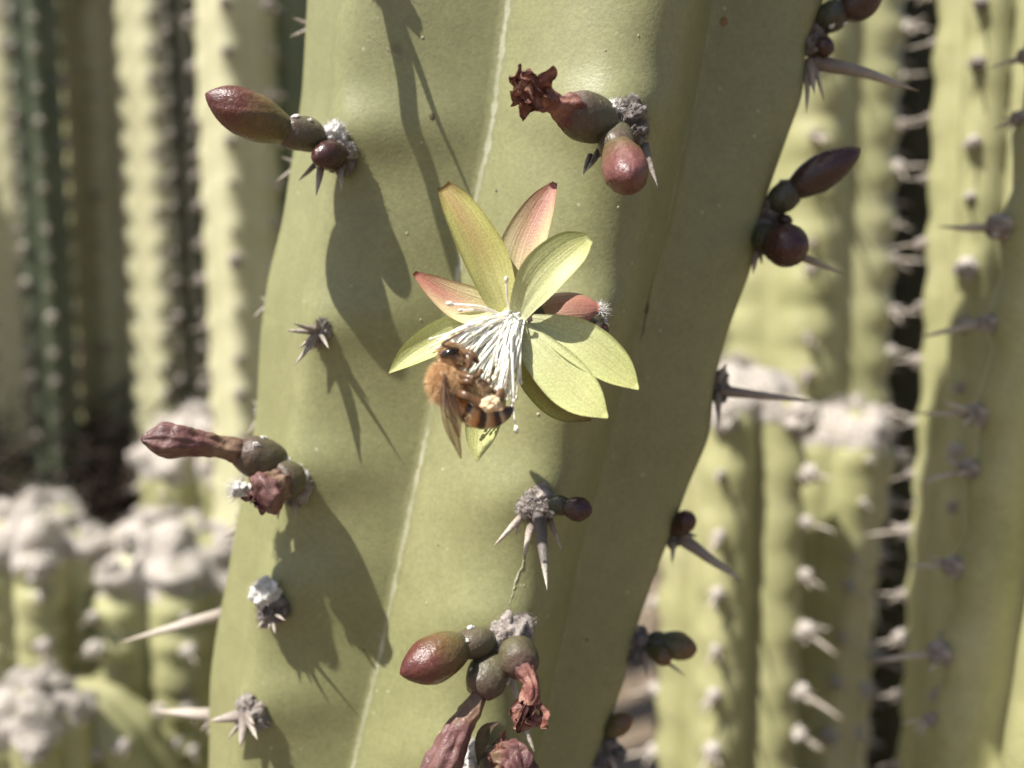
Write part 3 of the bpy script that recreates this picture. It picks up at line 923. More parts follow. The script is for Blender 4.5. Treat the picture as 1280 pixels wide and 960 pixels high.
# ---- right rib (outline) ----------------------------------------------
d = crest_depth('R', 55)
a = areole(P(1014, 48, d), [(scr(2, -4, 0, d), 1.75, 2), (scr(6, 12, 0, d), 1.35, 2), (scr(-2, 14, -1, d), 1.2, 0)], 60, mat='wool_dark')
spine(a, P(1016, 76, d - 0.5), P(1149, 114, d + 1.0), 0.98, 'spine', 0.3, 10, 14)
spine(a, P(1012, 74, d - 0.8), P(1018, 118, d - 2), 0.6, 'spine')
spine(a, P(1010, 76, d - 0.6), P(1008, 142, d - 1), 0.5, 'spine')
spine(a, P(1016, 74, d - 0.5), P(1030, 127, d - 1.6), 0.45, 'spine')
fb = flower_bud(P(1024, 38, d - 0.6), 'dark glossy bud at the uppermost felt pad of the right rib')
ovary(fb, [P(1022, 36, d - 0.6), P(1040, 20, d - 1.2), P(1056, 10, d - 1.6)], 2.1, 'ovary_dark', 4)
bud_tip(fb, [P(1048, 15, d - 1.5), P(1074, 3, d - 2), P(1104, -14, d - 2.4)], 2.3, 'bud_dark')
fb = flower_bud(P(1022, 58, d - 0.8), 'tiny dark red bud above the long grey spine of the right rib')
bud_tip(fb, [P(1018, 58, d - 0.8), P(1030, 59, d - 1.6), P(1043, 62, d - 2.2)], 1.3, 'bud_dark')

d = crest_depth('R', 275)
a = areole(P(956, 270, d), [(scr(4, -6, 0, d), 1.8, 2), (scr(-6, 18, -0.5, d), 1.5, 2), (scr(10, 8, 0, d), 1.3, 0)], 60, mat='wool_dark')
spine(a, P(985, 314, d - 0.5), P(1057, 344, d + 1.0), 0.62, 'spine')
spine(a, P(946, 312, d - 1.0), P(941, 343, d - 1.5), 0.5, 'spine')
spine(a, P(950, 312, d - 1.0), P(952, 331, d - 2.0), 0.35, 'spine')
fb = flower_bud(P(966, 258, d - 0.6), 'slender dark bud reaching out from the right rib above a round one')
ovary(fb, [P(964, 262, d - 0.6), P(980, 246, d - 1.4), P(996, 232, d - 2)], 2.05, 'ovary_dark', 4)
bud_tip(fb, [P(988, 240, d - 1.8), P(1026, 216, d - 3), P(1076, 185, d - 4)], 2.4, 'bud_dark')
fb = flower_bud(P(952, 294, d - 1), 'round dark brown bud on the right rib below the slender one')
ovary(fb, [P(948, 292, d - 0.6), P(960, 300, d - 2.4), P(970, 303, d - 3.6)], 2.1, 'ovary_dark', 2)
bud_tip(fb, [P(966, 303, d - 2.8), P(982, 307, d - 4.8), P(992, 311, d - 7.6)], 2.85, 'bud_dark', [0.7, 0.9, 1, 1.02, 1, 0.95, 0.82, 0.55, 0.05], 1.0)
fb = flower_bud(P(976, 275, d - 0.6), 'bead-sized dark bud between two larger buds of the right rib')
bud_tip(fb, [P(972, 273, d - 0.6), P(982, 276, d - 1.4), P(991, 277, d - 2)], 0.9, 'bud_dark')

d = crest_depth('R', 478)
a = areole(P(899, 482, d), [(scr(0, 0, 0, d), 1.2, 2), (scr(0, 14, 0, d), 0.9, 2), (scr(3, -12, 0, d), 0.8, 2)], 40, mat='wool_dark')
spine(a, P(898, 488, d - 0.4), P(1018, 502, d + 0.5), 0.8, 'spine', 0.0, 10, 12)
spine(a, P(898, 490, d - 0.6), P(898, 536, d - 1.5), 0.55, 'spine')
spine(a, P(898, 478, d - 0.4), P(908, 455, d - 1.0), 0.7, 'spine')
d = crest_depth('R', 662)
a = areole(P(845, 664, d), [(scr(0, 0, 0, d), 1.3, 2), (scr(-4, 12, 0, d), 1.0, 2)], 40, mat='wool_dark')
spine(a, P(850, 672, d - 0.4), P(930, 728, d - 0.5), 0.85, 'spine', 0.0, 10, 12)
spine(a, P(842, 674, d - 0.5), P(840, 705, d - 1.0), 0.45, 'spine')
spine(a, P(852, 668, d - 0.5), P(872, 670, d - 2.5), 0.55, 'spine')
fb = flower_bud(P(848, 660, d - 0.4), 'stubby near-black bud above a downward grey spine on the right rib')
bud_tip(fb, [P(844, 662, d - 0.6), P(856, 652, d - 2.2), P(869, 647, d - 3.2)], 1.55, 'bud_dark', [0.8, 0.95, 1, 1, 0.98, 0.92, 0.75, 0.5, 0.05])
d = crest_depth('R', 800)
a = areole(P(796, 802, d), [(scr(0, -4, 0, d), 1.7, 2), (scr(-4, 16, -0.5, d), 1.4, 2), (scr(14, 4, -0.5, d), 1.1, 2)], 60, mat='wool_dark')
spine(a, P(806, 812, d - 0.8), P(809, 846, d - 2.2), 0.75, 'spine')
spine(a, P(786, 815, d - 0.5), P(781, 848, d - 1.0), 0.45, 'spine')
spine(a, P(812, 812, d - 0.2), P(858, 846, d + 1), 0.4, 'spine')
spine(a, P(798, 795, d - 0.5), P(792, 774, d - 1.0), 0.5, 'spine')
fb = flower_bud(P(812, 803, d - 0.4), 'olive bud with orange-brown end low on the right rib')
ovary(fb, [P(808, 803, d - 0.5), P(822, 804, d - 0.9), P(834, 806, d - 1.2)], 1.7, 'ovary_dark', 1)
bud_tip(fb, [P(824, 804, d - 1.0), P(848, 808, d - 1.6), P(871, 813, d - 2.2)], 2.0, 'bud_olive', [0.7, 0.88, 1, 1, 1, 0.95, 0.8, 0.5, 0.05])
fb = flower_bud(P(812, 810, d - 1), 'small brown bud tucked under the olive bud of the right rib')
bud_tip(fb, [P(812, 810, d - 1.4), P(828, 820, d - 3), P(838, 824, d - 4)], 1.35, 'bud_olive')
d = crest_depth('R', 925)
a = areole(P(757, 930, d), [(scr(0, 0, 0, d), 1.7, 2), (scr(-6, 20, -0.5, d), 1.7, 2), (scr(14, 10, -0.4, d), 1.1, 0)], 60, mat='wool_dark')
spine(a, P(760, 940, d - 0.8), P(772, 968, d - 2.2), 0.6, 'spine')
fb = flower_bud(P(760, 916, d - 0.4), 'dark olive bud at the lowest felt pad of the right rib')
bud_tip(fb, [P(757, 915, d - 0.5), P(772, 906, d - 1.5), P(792, 896, d - 2.3)], 1.6, 'bud_olive')

# ------------------------------------------------------------------ the open flower
FD = 91.0
flower = empty('flower', P(726, 405, crest_depth('C', 405) - 1), cactus)
flower['label'] = 'open pale yellow-green flower with white stamens'
mb = MB()
tube(mb, smooth_path([P(738, 408, 100), P(706, 406, 97), P(672, 402, 93.5), P(650, 400, FD + 1.2)], 16), [q * MM for q in prof([2.0, 2.1, 2.0, 2.0, 1.6], 16)], 24)
mb.build('flower_tube', M['ovary'], flower)
mb = MB()
blob(mb, P(642, 400, FD + 1.0), 1.5 * MM, 0.1, sub=3, fine=False)
mb.build('flower_throat', M['petal'], flower)
def pt(x, y, dd): return P(x, y, FD + dd)
cf = -FWD
WP_OB = [0.34, 0.52, 0.74, 0.93, 1.0, 0.94, 0.66, 0.05]
WP_LAN = [0.5, 0.72, 0.92, 1.0, 0.95, 0.78, 0.46, 0.04]
# back row first; faces lean to the light as the flower does
fu = cf + to_sun * 0.5
petal(flower, pt(650, 400, 1.2), pt(704, 372, 0.2), pt(748, 384, 1.4), 4.3, cf + UP * 0.6, 'petal_brown', -0.2, [0.6, 0.8, 0.96, 1.0, 1.0, 0.95, 0.8, 0.3], label='brownish pink outer petal')
petal(flower, pt(646, 410, 1.4), pt(660, 485, 2.2), pt(738, 526, 0.4), 4.4, fu, 'petal_olive', 0.15, WP_OB, ruffle=0.12)
petal(flower, pt(636, 408, 1.4), pt(606, 500, 2.4), pt(599, 577, 0.0), 3.8, fu, 'petal', 0.22, [0.4, 0.6, 0.85, 1.0, 1.05, 1.0, 0.72, 0.04])
petal(flower, pt(634, 396, 1.0), pt(582, 394, 1.4), pt(517, 341, 2.4), 4.2, fu, 'petal_red', 0.22, [0.6, 0.85, 1.0, 1.02, 0.95, 0.76, 0.5, 0.12], label='petal with dark pink tip')
petal(flower, pt(634, 402, 1.1), pt(560, 412, 1.2), pt(487, 467, 0.8), 3.7, fu, 'petal', 0.3, [0.5, 0.7, 0.9, 1.05, 1.05, 0.9, 0.58, 0.05])
petal(flower, pt(643, 392, 0.8), pt(650, 305, 0.4), pt(693, 227, 1.4), 4.8, fu, 'petal_red', 0.22, [0.5, 0.78, 1.0, 1.05, 0.98, 0.82, 0.55, 0.12], label='petal with dusky red middle')
petal(flower, pt(634, 394, 0.6), pt(606, 312, -0.8), pt(553, 233, 1.2), 4.5, cf + RIGHT * 0.1, 'petal_olive', 0.3, [0.55, 0.78, 0.97, 1.05, 1.0, 0.88, 0.68, 0.32])
petal(flower, pt(648, 394, -0.4), pt(676, 332, -3.4), pt(735, 299, -1.6), 4.4, cf + UP * 0.25, 'petal', 0.2, [0.4, 0.66, 0.9, 1.02, 1.02, 0.95, 0.76, 0.25])
petal(flower, pt(650, 402, 0.2), pt(722, 413, -0.6), pt(797, 487, -3.0), 4.6, fu, 'petal', 0.14, [0.3, 0.5, 0.76, 0.96, 1.04, 1.0, 0.74, 0.04])
petal(flower, pt(648, 404, -0.2), pt(678, 452, -1.2), pt(760, 523, -4.2), 4.5, fu, 'petal', 0.08, [0.3, 0.52, 0.78, 0.98, 1.08, 1.04, 0.74, 0.04])

def stamen(pts, r=0.115, anther=0.26, bend=True):
    mb = MB()
    n_ = 10
    path = smooth_path(pts, n_)
    tube(mb, path, [r * MM * (1.15 - 0.35 * i / (n_ - 1)) for i in range(n_)], 6)
    t_ = Vector(path[-1]) - Vector(path[-2]); t_.normalize()
    v, f = ico(2)
    c_ = Vector(path[-1]) + t_ * anther * 0.5 * MM
    s = random.uniform(0.55, 0.75)
    vv = []
    for p in v:
        q = p * anther * MM * (1 + 0.25 * noise.noise(p * 2 + c_ * 9000))
        vv.append(c_ + q * s + t_ * (q.dot(t_) * (1.1 - s)))
    mb.add(vv, f, None, 1)
    return mb.build('stamen', [M['stamen'], M['anther']], flower)
for k in range(296):
    u = random.random()
    # fan from low left round to straight down
    ang = R_(198 + 72 * u ** 0.9 + random.gauss(0, 3))
    ln = random.uniform(60, 112) * (1.0 - 0.10 * abs(u - 0.55))
    if u < 0.25: ln *= 1.0
    bx = 642 + random.gauss(0, 6); by = 398 + random.gauss(0, 4)
    ex = bx + math.cos(ang) * ln; ey = by - math.sin(ang) * ln
    front = random.uniform(-6.0, 0.5) * min(1.0, ln / 90)
    if ex < 618 and ey > 420: front = random.uniform(-2.6, 0.6)
    mx = (bx + ex) / 2 + random.gauss(0, 4); my = (by + ey) / 2 - random.uniform(2, 10)
    stamen([pt(bx, by, -0.3 + random.uniform(-0.6, 0.4)), pt(mx, my, front * 0.62 - 0.9), pt(ex, ey, front)], random.uniform(0.075, 0.11), random.uniform(0.17, 0.26))
stamen([pt(637, 394, -0.4), pt(634, 372, -2.4), pt(633, 352, -3.2)], 0.13, 0.34)
stamen([pt(632, 396, -0.4), pt(602, 384, -2.6), pt(565, 380, -3.2)], 0.13, 0.36)
stamen([pt(632, 397, -0.4), pt(605, 388, -2.2), pt(577, 388, -3.4)], 0.12, 0.26)
stamen([pt(632, 400, -0.4), pt(636, 470, -2.6), pt(645, 534, -3.0)], 0.14, 0.42)

# ------------------------------------------------------------------ the bee
BD = 86.0
bee = empty('bee', P(562, 480, BD))
tag(bee, 'furry brown honey bee with striped abdomen clinging to the white stamens', 'bee')
def bp(x, y, dd=0.0): return P(x, y, BD + dd)

m, n, b = new_mat('bee_body')
uv = N(n, 'ShaderNodeUVMap', uv_map='UVMap'); sx = N(n, 'ShaderNodeSeparateXYZ'); n.links.new(uv.outputs[0], sx.inputs[0])
DK, OR, TN, LT = (0.045, 0.02, 0.011), (0.62, 0.27, 0.085), (0.32, 0.18, 0.08), (0.58, 0.42, 0.25)
r = ramp(n, [(0.0, DK), (0.10, (0.10, 0.055, 0.025)), (0.22, (0.16, 0.08, 0.035)), (0.26, TN), (0.44, (0.26, 0.13, 0.055)), (0.50, (0.1, 0.045, 0.02)), (0.525, OR), (0.64, (0.58, 0.25, 0.08)), (0.668, DK), (0.69, DK), (0.702, LT), (0.74, OR), (0.76, DK), (0.785, DK), (0.797, LT), (0.83, (0.34, 0.16, 0.065)), (0.85, DK), (0.872, DK), (0.884, LT), (0.915, (0.1, 0.05, 0.025)), (0.94, DK), (1.0, DK)])
tn_ = noise_tex(n, 1500, 3)
ma = N(n, 'ShaderNodeMath', operation='MULTIPLY_ADD'); n.links.new(tn_.outputs['Fac'], ma.inputs[0]); ma.inputs[1].default_value = 0.014; n.links.new(sx.outputs['Y'], ma.inputs[2])
n.links.new(ma.outputs[0], r.inputs[0]); n.links.new(r.outputs[0], b.inputs['Base Color'])
b.inputs['Roughness'].default_value = 0.3
bump(n, b, noise_tex(n, 6000, 3).outputs['Fac'], 0.00008, 0.5)
M['bee'] = m
def simple(name, c, rough, spec=0.5, nscale=2500, var=0.3):
    m, n, b = new_mat(name)
    t = noise_tex(n, nscale, 3)
    r = ramp(n, [(0.3, tuple(x * (1 - var) for x in c)), (0.7, tuple(min(1, x * (1 + var)) for x in c))])
    n.links.new(t.outputs['Fac'], r.inputs[0]); n.links.new(r.outputs[0], b.inputs['Base Color'])
    b.inputs['Roughness'].default_value = rough; b.inputs['Specular IOR Level'].default_value = spec
    return m
M['bee_eye'] = simple('bee_eye', (0.014, 0.008, 0.006), 0.12, 0.8)
M['bee_leg'] = simple('bee_leg', (0.13, 0.066, 0.03), 0.3)
M['bee_fur'] = simple('bee_fur', (0.60, 0.36, 0.17), 0.7, 0.2)
M['bee_fur_pale'] = simple('bee_fur_pale', (0.70, 0.53, 0.32), 0.7, 0.2)
M['pollen'] = simple('pollen', (0.76, 0.57, 0.36), 0.95, 0.1, 6000, 0.3)
m, n, b = new_mat('bee_wing')
b.inputs['Base Color'].default_value = (0.50, 0.37, 0.26, 1); b.inputs['Roughness'].default_value = 0.2
b.inputs['Specular IOR Level'].default_value = 0.8
tr = N(n, 'ShaderNodeBsdfTransparent'); tr.inputs[0].default_value = (0.93, 0.86, 0.76, 1)
ms = N(n, 'ShaderNodeMixShader'); ms.inputs[0].default_value = 0.64
n.links.new(b.outputs[0], ms.inputs[1]); n.links.new(tr.outputs[0], ms.inputs[2]); n.links.new(ms.outputs[0], n.nodes['Material Output'].inputs[0])
c_ = bump(n, b, noise_tex(n, 900, 3).outputs['Fac'], 0.0002, 0.6)
M['wing'] = m
M['vein'] = simple('bee_wing_vein', (0.07, 0.035, 0.018), 0.4)

# body: head, thorax and abdomen in one surface; (px, py, half size in the picture, half size in depth, depth offset)
BR_ = [(573, 429, 1.5, 1.5, 0.4), (572, 431, 9, 7, 0.4), (571, 434, 15, 12, 0.3), (569, 440, 20, 15.5, 0.2), (567, 446, 21.5, 16, 0.0), (565, 452, 17.5, 13.5, 0.0), (563, 456.5, 11, 9.5, 0.0),
       (561.5, 461, 16, 15, 0.0), (560.5, 467, 21, 20, 0.0), (560, 475, 23, 22.5, 0.0), (560.5, 483, 22.5, 22, 0.0), (563, 491, 18.5, 18.5, 0.0), (567, 497, 12, 12.5, 0.1), (571, 501, 6.5, 7, 0.1),
       (576, 505, 11.5, 12, 0.1), (582, 509.5, 16, 17, 0.0), (590, 514, 18.2, 19.5, 0.0), (599, 517.5, 18.8, 20, 0.0), (608, 519, 18, 19.5, 0.0), (617, 519, 16.2, 18, 0.0), (625, 517.5, 13.5, 15, 0.0), (632, 515, 10, 11, 0.0), (637.5, 511.5, 5.5, 6.5, 0.0), (641, 508.5, 0.8, 1, 0.0)]
arr = np.array(BR_, float)
KN = 84
sm = np.array([np.interp(np.linspace(0, len(arr) - 1, KN), np.arange(len(arr)), arr[:, k]) for k in range(5)]).T
ker = np.array([0.25, 0.5, 0.25])
for _ in range(2):
    for k in range(5): sm[1:-1, k] = np.convolve(sm[:, k], ker, mode='valid')
vs, uvs, fs = [], [], []
SG = 40
bee_rings = []
for i in range(KN):
    x, y, ra, rb, dd = sm[i]
    i0, i1 = max(i - 1, 0), min(i + 1, KN - 1)
    tx, ty = sm[i1, 0] - sm[i0, 0], sm[i1, 1] - sm[i0, 1]
    l = math.hypot(tx, ty) or 1; tx /= l; ty /= l
    sxx, syy = -ty, tx      # in-picture normal
    t01 = i / (KN - 1)
    # overlapping segment plates of the abdomen
    seg_k = 1.0
    if t01 > 0.56:
        ph = ((t01 - 0.56) / 0.075) % 1.0
        seg_k = 1.0 + 0.035 * (ph - 0.5)
    ringp = []
    for j in range(SG):
        a = 2 * math.pi * j / SG
        p = bp(x + sxx * ra * seg_k * math.cos(a), y + syy * ra * seg_k * math.cos(a), dd + rb * seg_k * BD / F * math.sin(a))
        vs.append(p); ringp.append(p); uvs.append((j / SG, t01))
    bee_rings.append((bp(x, y, dd), ringp))
for i in range(KN - 1):
    for j in range(SG):
        k = (j + 1) % SG
        fs.append((i * SG + j, i * SG + k, (i + 1) * SG + k, (i + 1) * SG + j))
fs.append(tuple(range(SG))); fs.append(tuple(reversed(range((KN - 1) * SG, KN * SG))))
mb = MB(); mb.add(vs, fs, uvs)
displace(mb, 0.00009, 900)
body = mb.build('body', M['bee'], bee)
# fur over head, thorax and the waist
mb = MB()
down = -UP
for _ in range(12000):
    t01 = random.choice([random.uniform(0.27, 0.53)] * 8 + [random.uniform(0.02, 0.26)] * 2 + [random.uniform(0.54, 0.72)])
    i = min(int(t01 * (KN - 1)), KN - 2); j = random.randrange(SG)
    c0, rp = bee_rings[i]
    p0 = rp[j].lerp(bee_rings[i + 1][1][j], random.random())
    nrm = (p0 - c0).normalized()
    tho = 0.27 < t01 < 0.53
    # the plate over the shoulder stays bare
    if tho and abs((p0 - bp(556, 471, -2)).length) < 0.35 * MM: continue
    ln = (0.85 if tho else 0.35) * MM * random.uniform(0.5, 1.2)
    dirn = (nrm + Vector(rng.normal(size=3)) * 0.38 + down * 0.25).normalized()
    p1 = p0 + dirn * ln * 0.55
    p2 = p1 + (dirn + down * 0.35 + Vector(rng.normal(size=3)) * 0.3).normalized() * ln * 0.5
    s = dirn.cross(Vector(rng.normal(size=3))).normalized() * 0.0095 * MM
    mb.add([p0 - s, p0 + s, p1 + s * .8, p1 - s * .8, p2], [(0, 1, 2, 3), (3, 2, 4)], None, 0 if random.random() < 0.7 else 1)
o = mb.build('fur', [M['bee_fur'], M['bee_fur_pale']], bee)
o['kind'] = 'stuff'
# eyes
def ellipsoid(mb, c, ax, mi=0, sub=3):
    v, f = ico(sub)
    mb.add([c + ax[0] * p.x + ax[1] * p.y + ax[2] * p.z for p in v], f, None, mi)
k_ = BD / F * MM
mb = MB(); ellipsoid(mb, bp(562, 441, -0.72), (RIGHT * 12 * k_ - UP * -3.2 * k_, UP * 6.8 * k_ + RIGHT * 1.5 * k_, FWD * 8 * k_)); mb.build('eye', M['bee_eye'], bee)
mb = MB(); ellipsoid(mb, bp(568, 438, 0.95), (RIGHT * 12 * k_ - UP * -3.2 * k_, UP * 6.8 * k_ + RIGHT * 1.5 * k_, FWD * 8 * k_)); mb.build('eye', M['bee_eye'], bee)
def limb(name, pts, rads, mat='bee_leg', seg=10, flat=None):
    mb = MB(); n_ = 4 * len(pts)
    tube(mb, smooth_path(pts, n_), [q * MM for q in prof(rads, n_)], seg, flat=flat)
    return mb.build(name, M[mat], bee)
limb('antenna', [bp(570, 436, -1.2), bp(553, 431, -2.0), bp(562, 424, -2.6), bp(580, 414, -3.0)], [0.14, 0.13, 0.12, 0.10])
limb('antenna', [bp(576, 437, -0.6), bp(584, 444, -1.8), bp(587, 455, -2.2), bp(584, 462, -2.2)], [0.2, 0.3, 0.3, 0.2])
limb('mouthparts', [bp(584, 442, 0.0), bp(592, 446, -0.3), bp(598, 454, -0.2)], [0.5, 0.42, 0.15])
limb('leg', [bp(574, 468, -1.0), bp(586, 472, -1.9), bp(597, 470, -1.9), bp(601, 463, -1.6), bp(604, 466, -1.4)], [0.35, 0.36, 0.28, 0.18, 0.12])
limb('leg', [bp(572, 480, -1.2), bp(584, 477, -2.0), bp(592, 480, -2.0), bp(590, 472, -2.2), bp(600, 468, -1.8)], [0.36, 0.34, 0.26, 0.2, 0.1])
limb('leg', [bp(570, 490, -1.3), bp(580, 494, -2.2), bp(592, 500, -2.2), bp(604, 507, -2.0), bp(622, 500, -1.6), bp(627, 491, -1.2), bp(630, 487, -1.0)], [0.4, 0.42, 0.40, 0.55, 0.55, 0.5, 0.2], flat=0.6)
limb('leg', [bp(576, 474, 0.8), bp(590, 482, 0.4), bp(604, 476, 0.2), bp(612, 482, 0.2)], [0.32, 0.3, 0.22, 0.1])
limb('leg', [bp(578, 482, 1.0), bp(596, 490, 0.8), bp(606, 482, 0.6), bp(616, 488, 0.6)], [0.32, 0.3, 0.22, 0.1])
limb('leg', [bp(574, 494, 1.2), bp(590, 496, 1.0), bp(612, 488, 0.8), bp(624, 494, 0.8)], [0.35, 0.34, 0.28, 0.12])
mb = MB()
blob(mb, bp(613, 505, -2.3), 1.0 * MM, 0.3, sub=4, squash=(UP, 0.72)); hairs(mb, bp(615, 506, -2.2), 0.8 * MM, 60, 0.3 * MM, 0.02 * MM); mb.build('pollen_basket', M['pollen'], bee)
mb = MB()
hairs(mb, bp(596, 490, -0.6), 0.7 * MM, 500, 0.9 * MM, 0.02 * MM, 0, RIGHT * 0.3 - FWD * 0.5)
o = mb.build('belly_fur', M['bee_fur_pale'], bee); o['kind'] = 'stuff'
# wings: outline as left/right edges from root to tip, veins laid along them
def wing(edgeL, edgeR, depths, veins):
    n_ = 20
    Lp = smooth_path([[*p, 0] for p in edgeL], n_); Rp = smooth_path([[*p, 0] for p in edgeR], n_)
    dd = np.interp(np.linspace(0, 1, n_), np.linspace(0, 1, len(depths)), depths)
    mb = MB(); vs, uv, fs = [], [], []
    nv = 7
    def q(i, v):
        a = Lp[i] * (1 - v) + Rp[i] * v
        return bp(a[0], a[1], dd[i] + 0.9 * v + 0.12 * math.sin(7 * v + i * .3))
    for s in (0, 1):
        for i in range(n_):
            for j in range(nv):
                vs.append(q(i, j / (nv - 1)) + FWD * (s * 0.02 * MM)); uv.append((j / (nv - 1), i / (n_ - 1)))
    K = n_ * nv
    for i in range(n_ - 1):
        for j in range(nv - 1):
            a = i * nv + j
            fs.append((a, a + 1, a + nv + 1, a + nv)); fs.append((K + a, K + a + nv, K + a + nv + 1, K + a + 1))
    mb.add(vs, fs, uv)
    for vn in veins:
        path = [q(min(int(t * (n_ - 1)), n_ - 1), v) - FWD * 0.01 * MM for t, v in zip(np.linspace(vn[2], vn[3], 9), np.linspace(vn[0], vn[1], 9))]
        tube(mb, smooth_path(path, 14), [0.035 * MM] * 14, 5, 1)
    return mb.build('wing', [M['wing'], M['vein']], bee)
wing([(555, 467), (551, 490), (552, 515), (558, 540), (568, 558), (576, 573)], [(558, 467), (562, 488), (566, 508), (573, 530), (576, 552), (577.5, 573)], [-2.3, -2.9, -3.0, -2.6, -2.0, -1.5],
     [(0, 0, 0, 1), (0.5, 0.15, 0.02, 0.8), (0.6, 0.8, 0.05, 0.95), (0.45, 0.95, 0.2, 0.6), (0.2, 0.6, 0.4, 0.6)])
wing([(557, 470), (556, 492), (561, 516), (568, 536), (573, 546)], [(560, 470), (568, 488), (575, 506), (577, 526), (576, 547)], [-1.9, -2.3, -2.2, -1.9, -1.6],
     [(0, 0, 0, 1), (0.5, 0.4, 0.02, 0.9), (0.7, 0.9, 0.1, 0.7)])

# ------------------------------------------------------------------ background cacti
def shared_spine(length, r):
    mb = MB()
    tube(mb, smooth_path([Vector((0, 0, 0)), Vector((0, 0.02 * length, length * 0.5)) * MM, Vector((0, 0, length)) * MM], 7), [r * MM * q for q in prof([1.1, 1, 0.8, 0.55, 0.08], 7)], 6)
    return mb.mesh('spine', [M['spine_pale']], (0, 0, 0))
SP_LONG = [shared_spine(8.8, 0.5), shared_spine(6.5, 0.46)]
SP_SHORT = [shared_spine(3.6, 0.4), shared_spine(2.8, 0.36)]
def shared_pad(r, mat, sub=3):
    mb = MB()
    blob(mb, Vector((0, 0, 0)), r * MM, 0.35, sub=sub)
    hairs(mb, Vector((0, 0, 0)), r * MM, 30, 0.8 * MM, 0.04 * MM)
    return mb.mesh('areole', [M[mat]], (0, 0, 0))
PADS = [shared_pad(1.7, 'wool'), shared_pad(1.4, 'wool'), shared_pad(1.6, 'wool_pink'), shared_pad(2.0, 'wool_pink')]
def shared_far():
    mb = MB()
    blob(mb, Vector((0, 0, 0)), 1.3 * MM, 0.35, sub=2)
    for (dx, dz, l) in ((0, -0.3, 6), (-0.7, -0.5, 3), (0.7, -0.5, 3), (0, 0.6, 2.5)):
        dr = Vector((dx, dz, 1)).normalized()
        tube(mb, [Vector((0, 0, 0)), dr * l * MM * 0.5, dr * l * MM], [0.35 * MM, 0.28 * MM, 0.05 * MM], 5)
    return mb.mesh('areole', [M['wool']], (0, 0, 0))
FAR_PADS = [shared_far(), shared_far()]
WOOLS = []
for k in range(4):
    mb = MB()
    blob(mb, Vector((0, 0, 0)), 3.4 * MM, 0.4, sub=4)
    hairs(mb, Vector((0, 0, 0)), 3.4 * MM, 160, 1.6 * MM, 0.05 * MM)
    WOOLS.append(mb.mesh('wool_tuft', [M['wool_pink']], (0, 0, 0)))

def child(name, me, parent, mat4):
    o = bpy.data.objects.new(name, me)
    COL.objects.link(o)
    o.parent = parent
    o.matrix_local = mat4
    return o

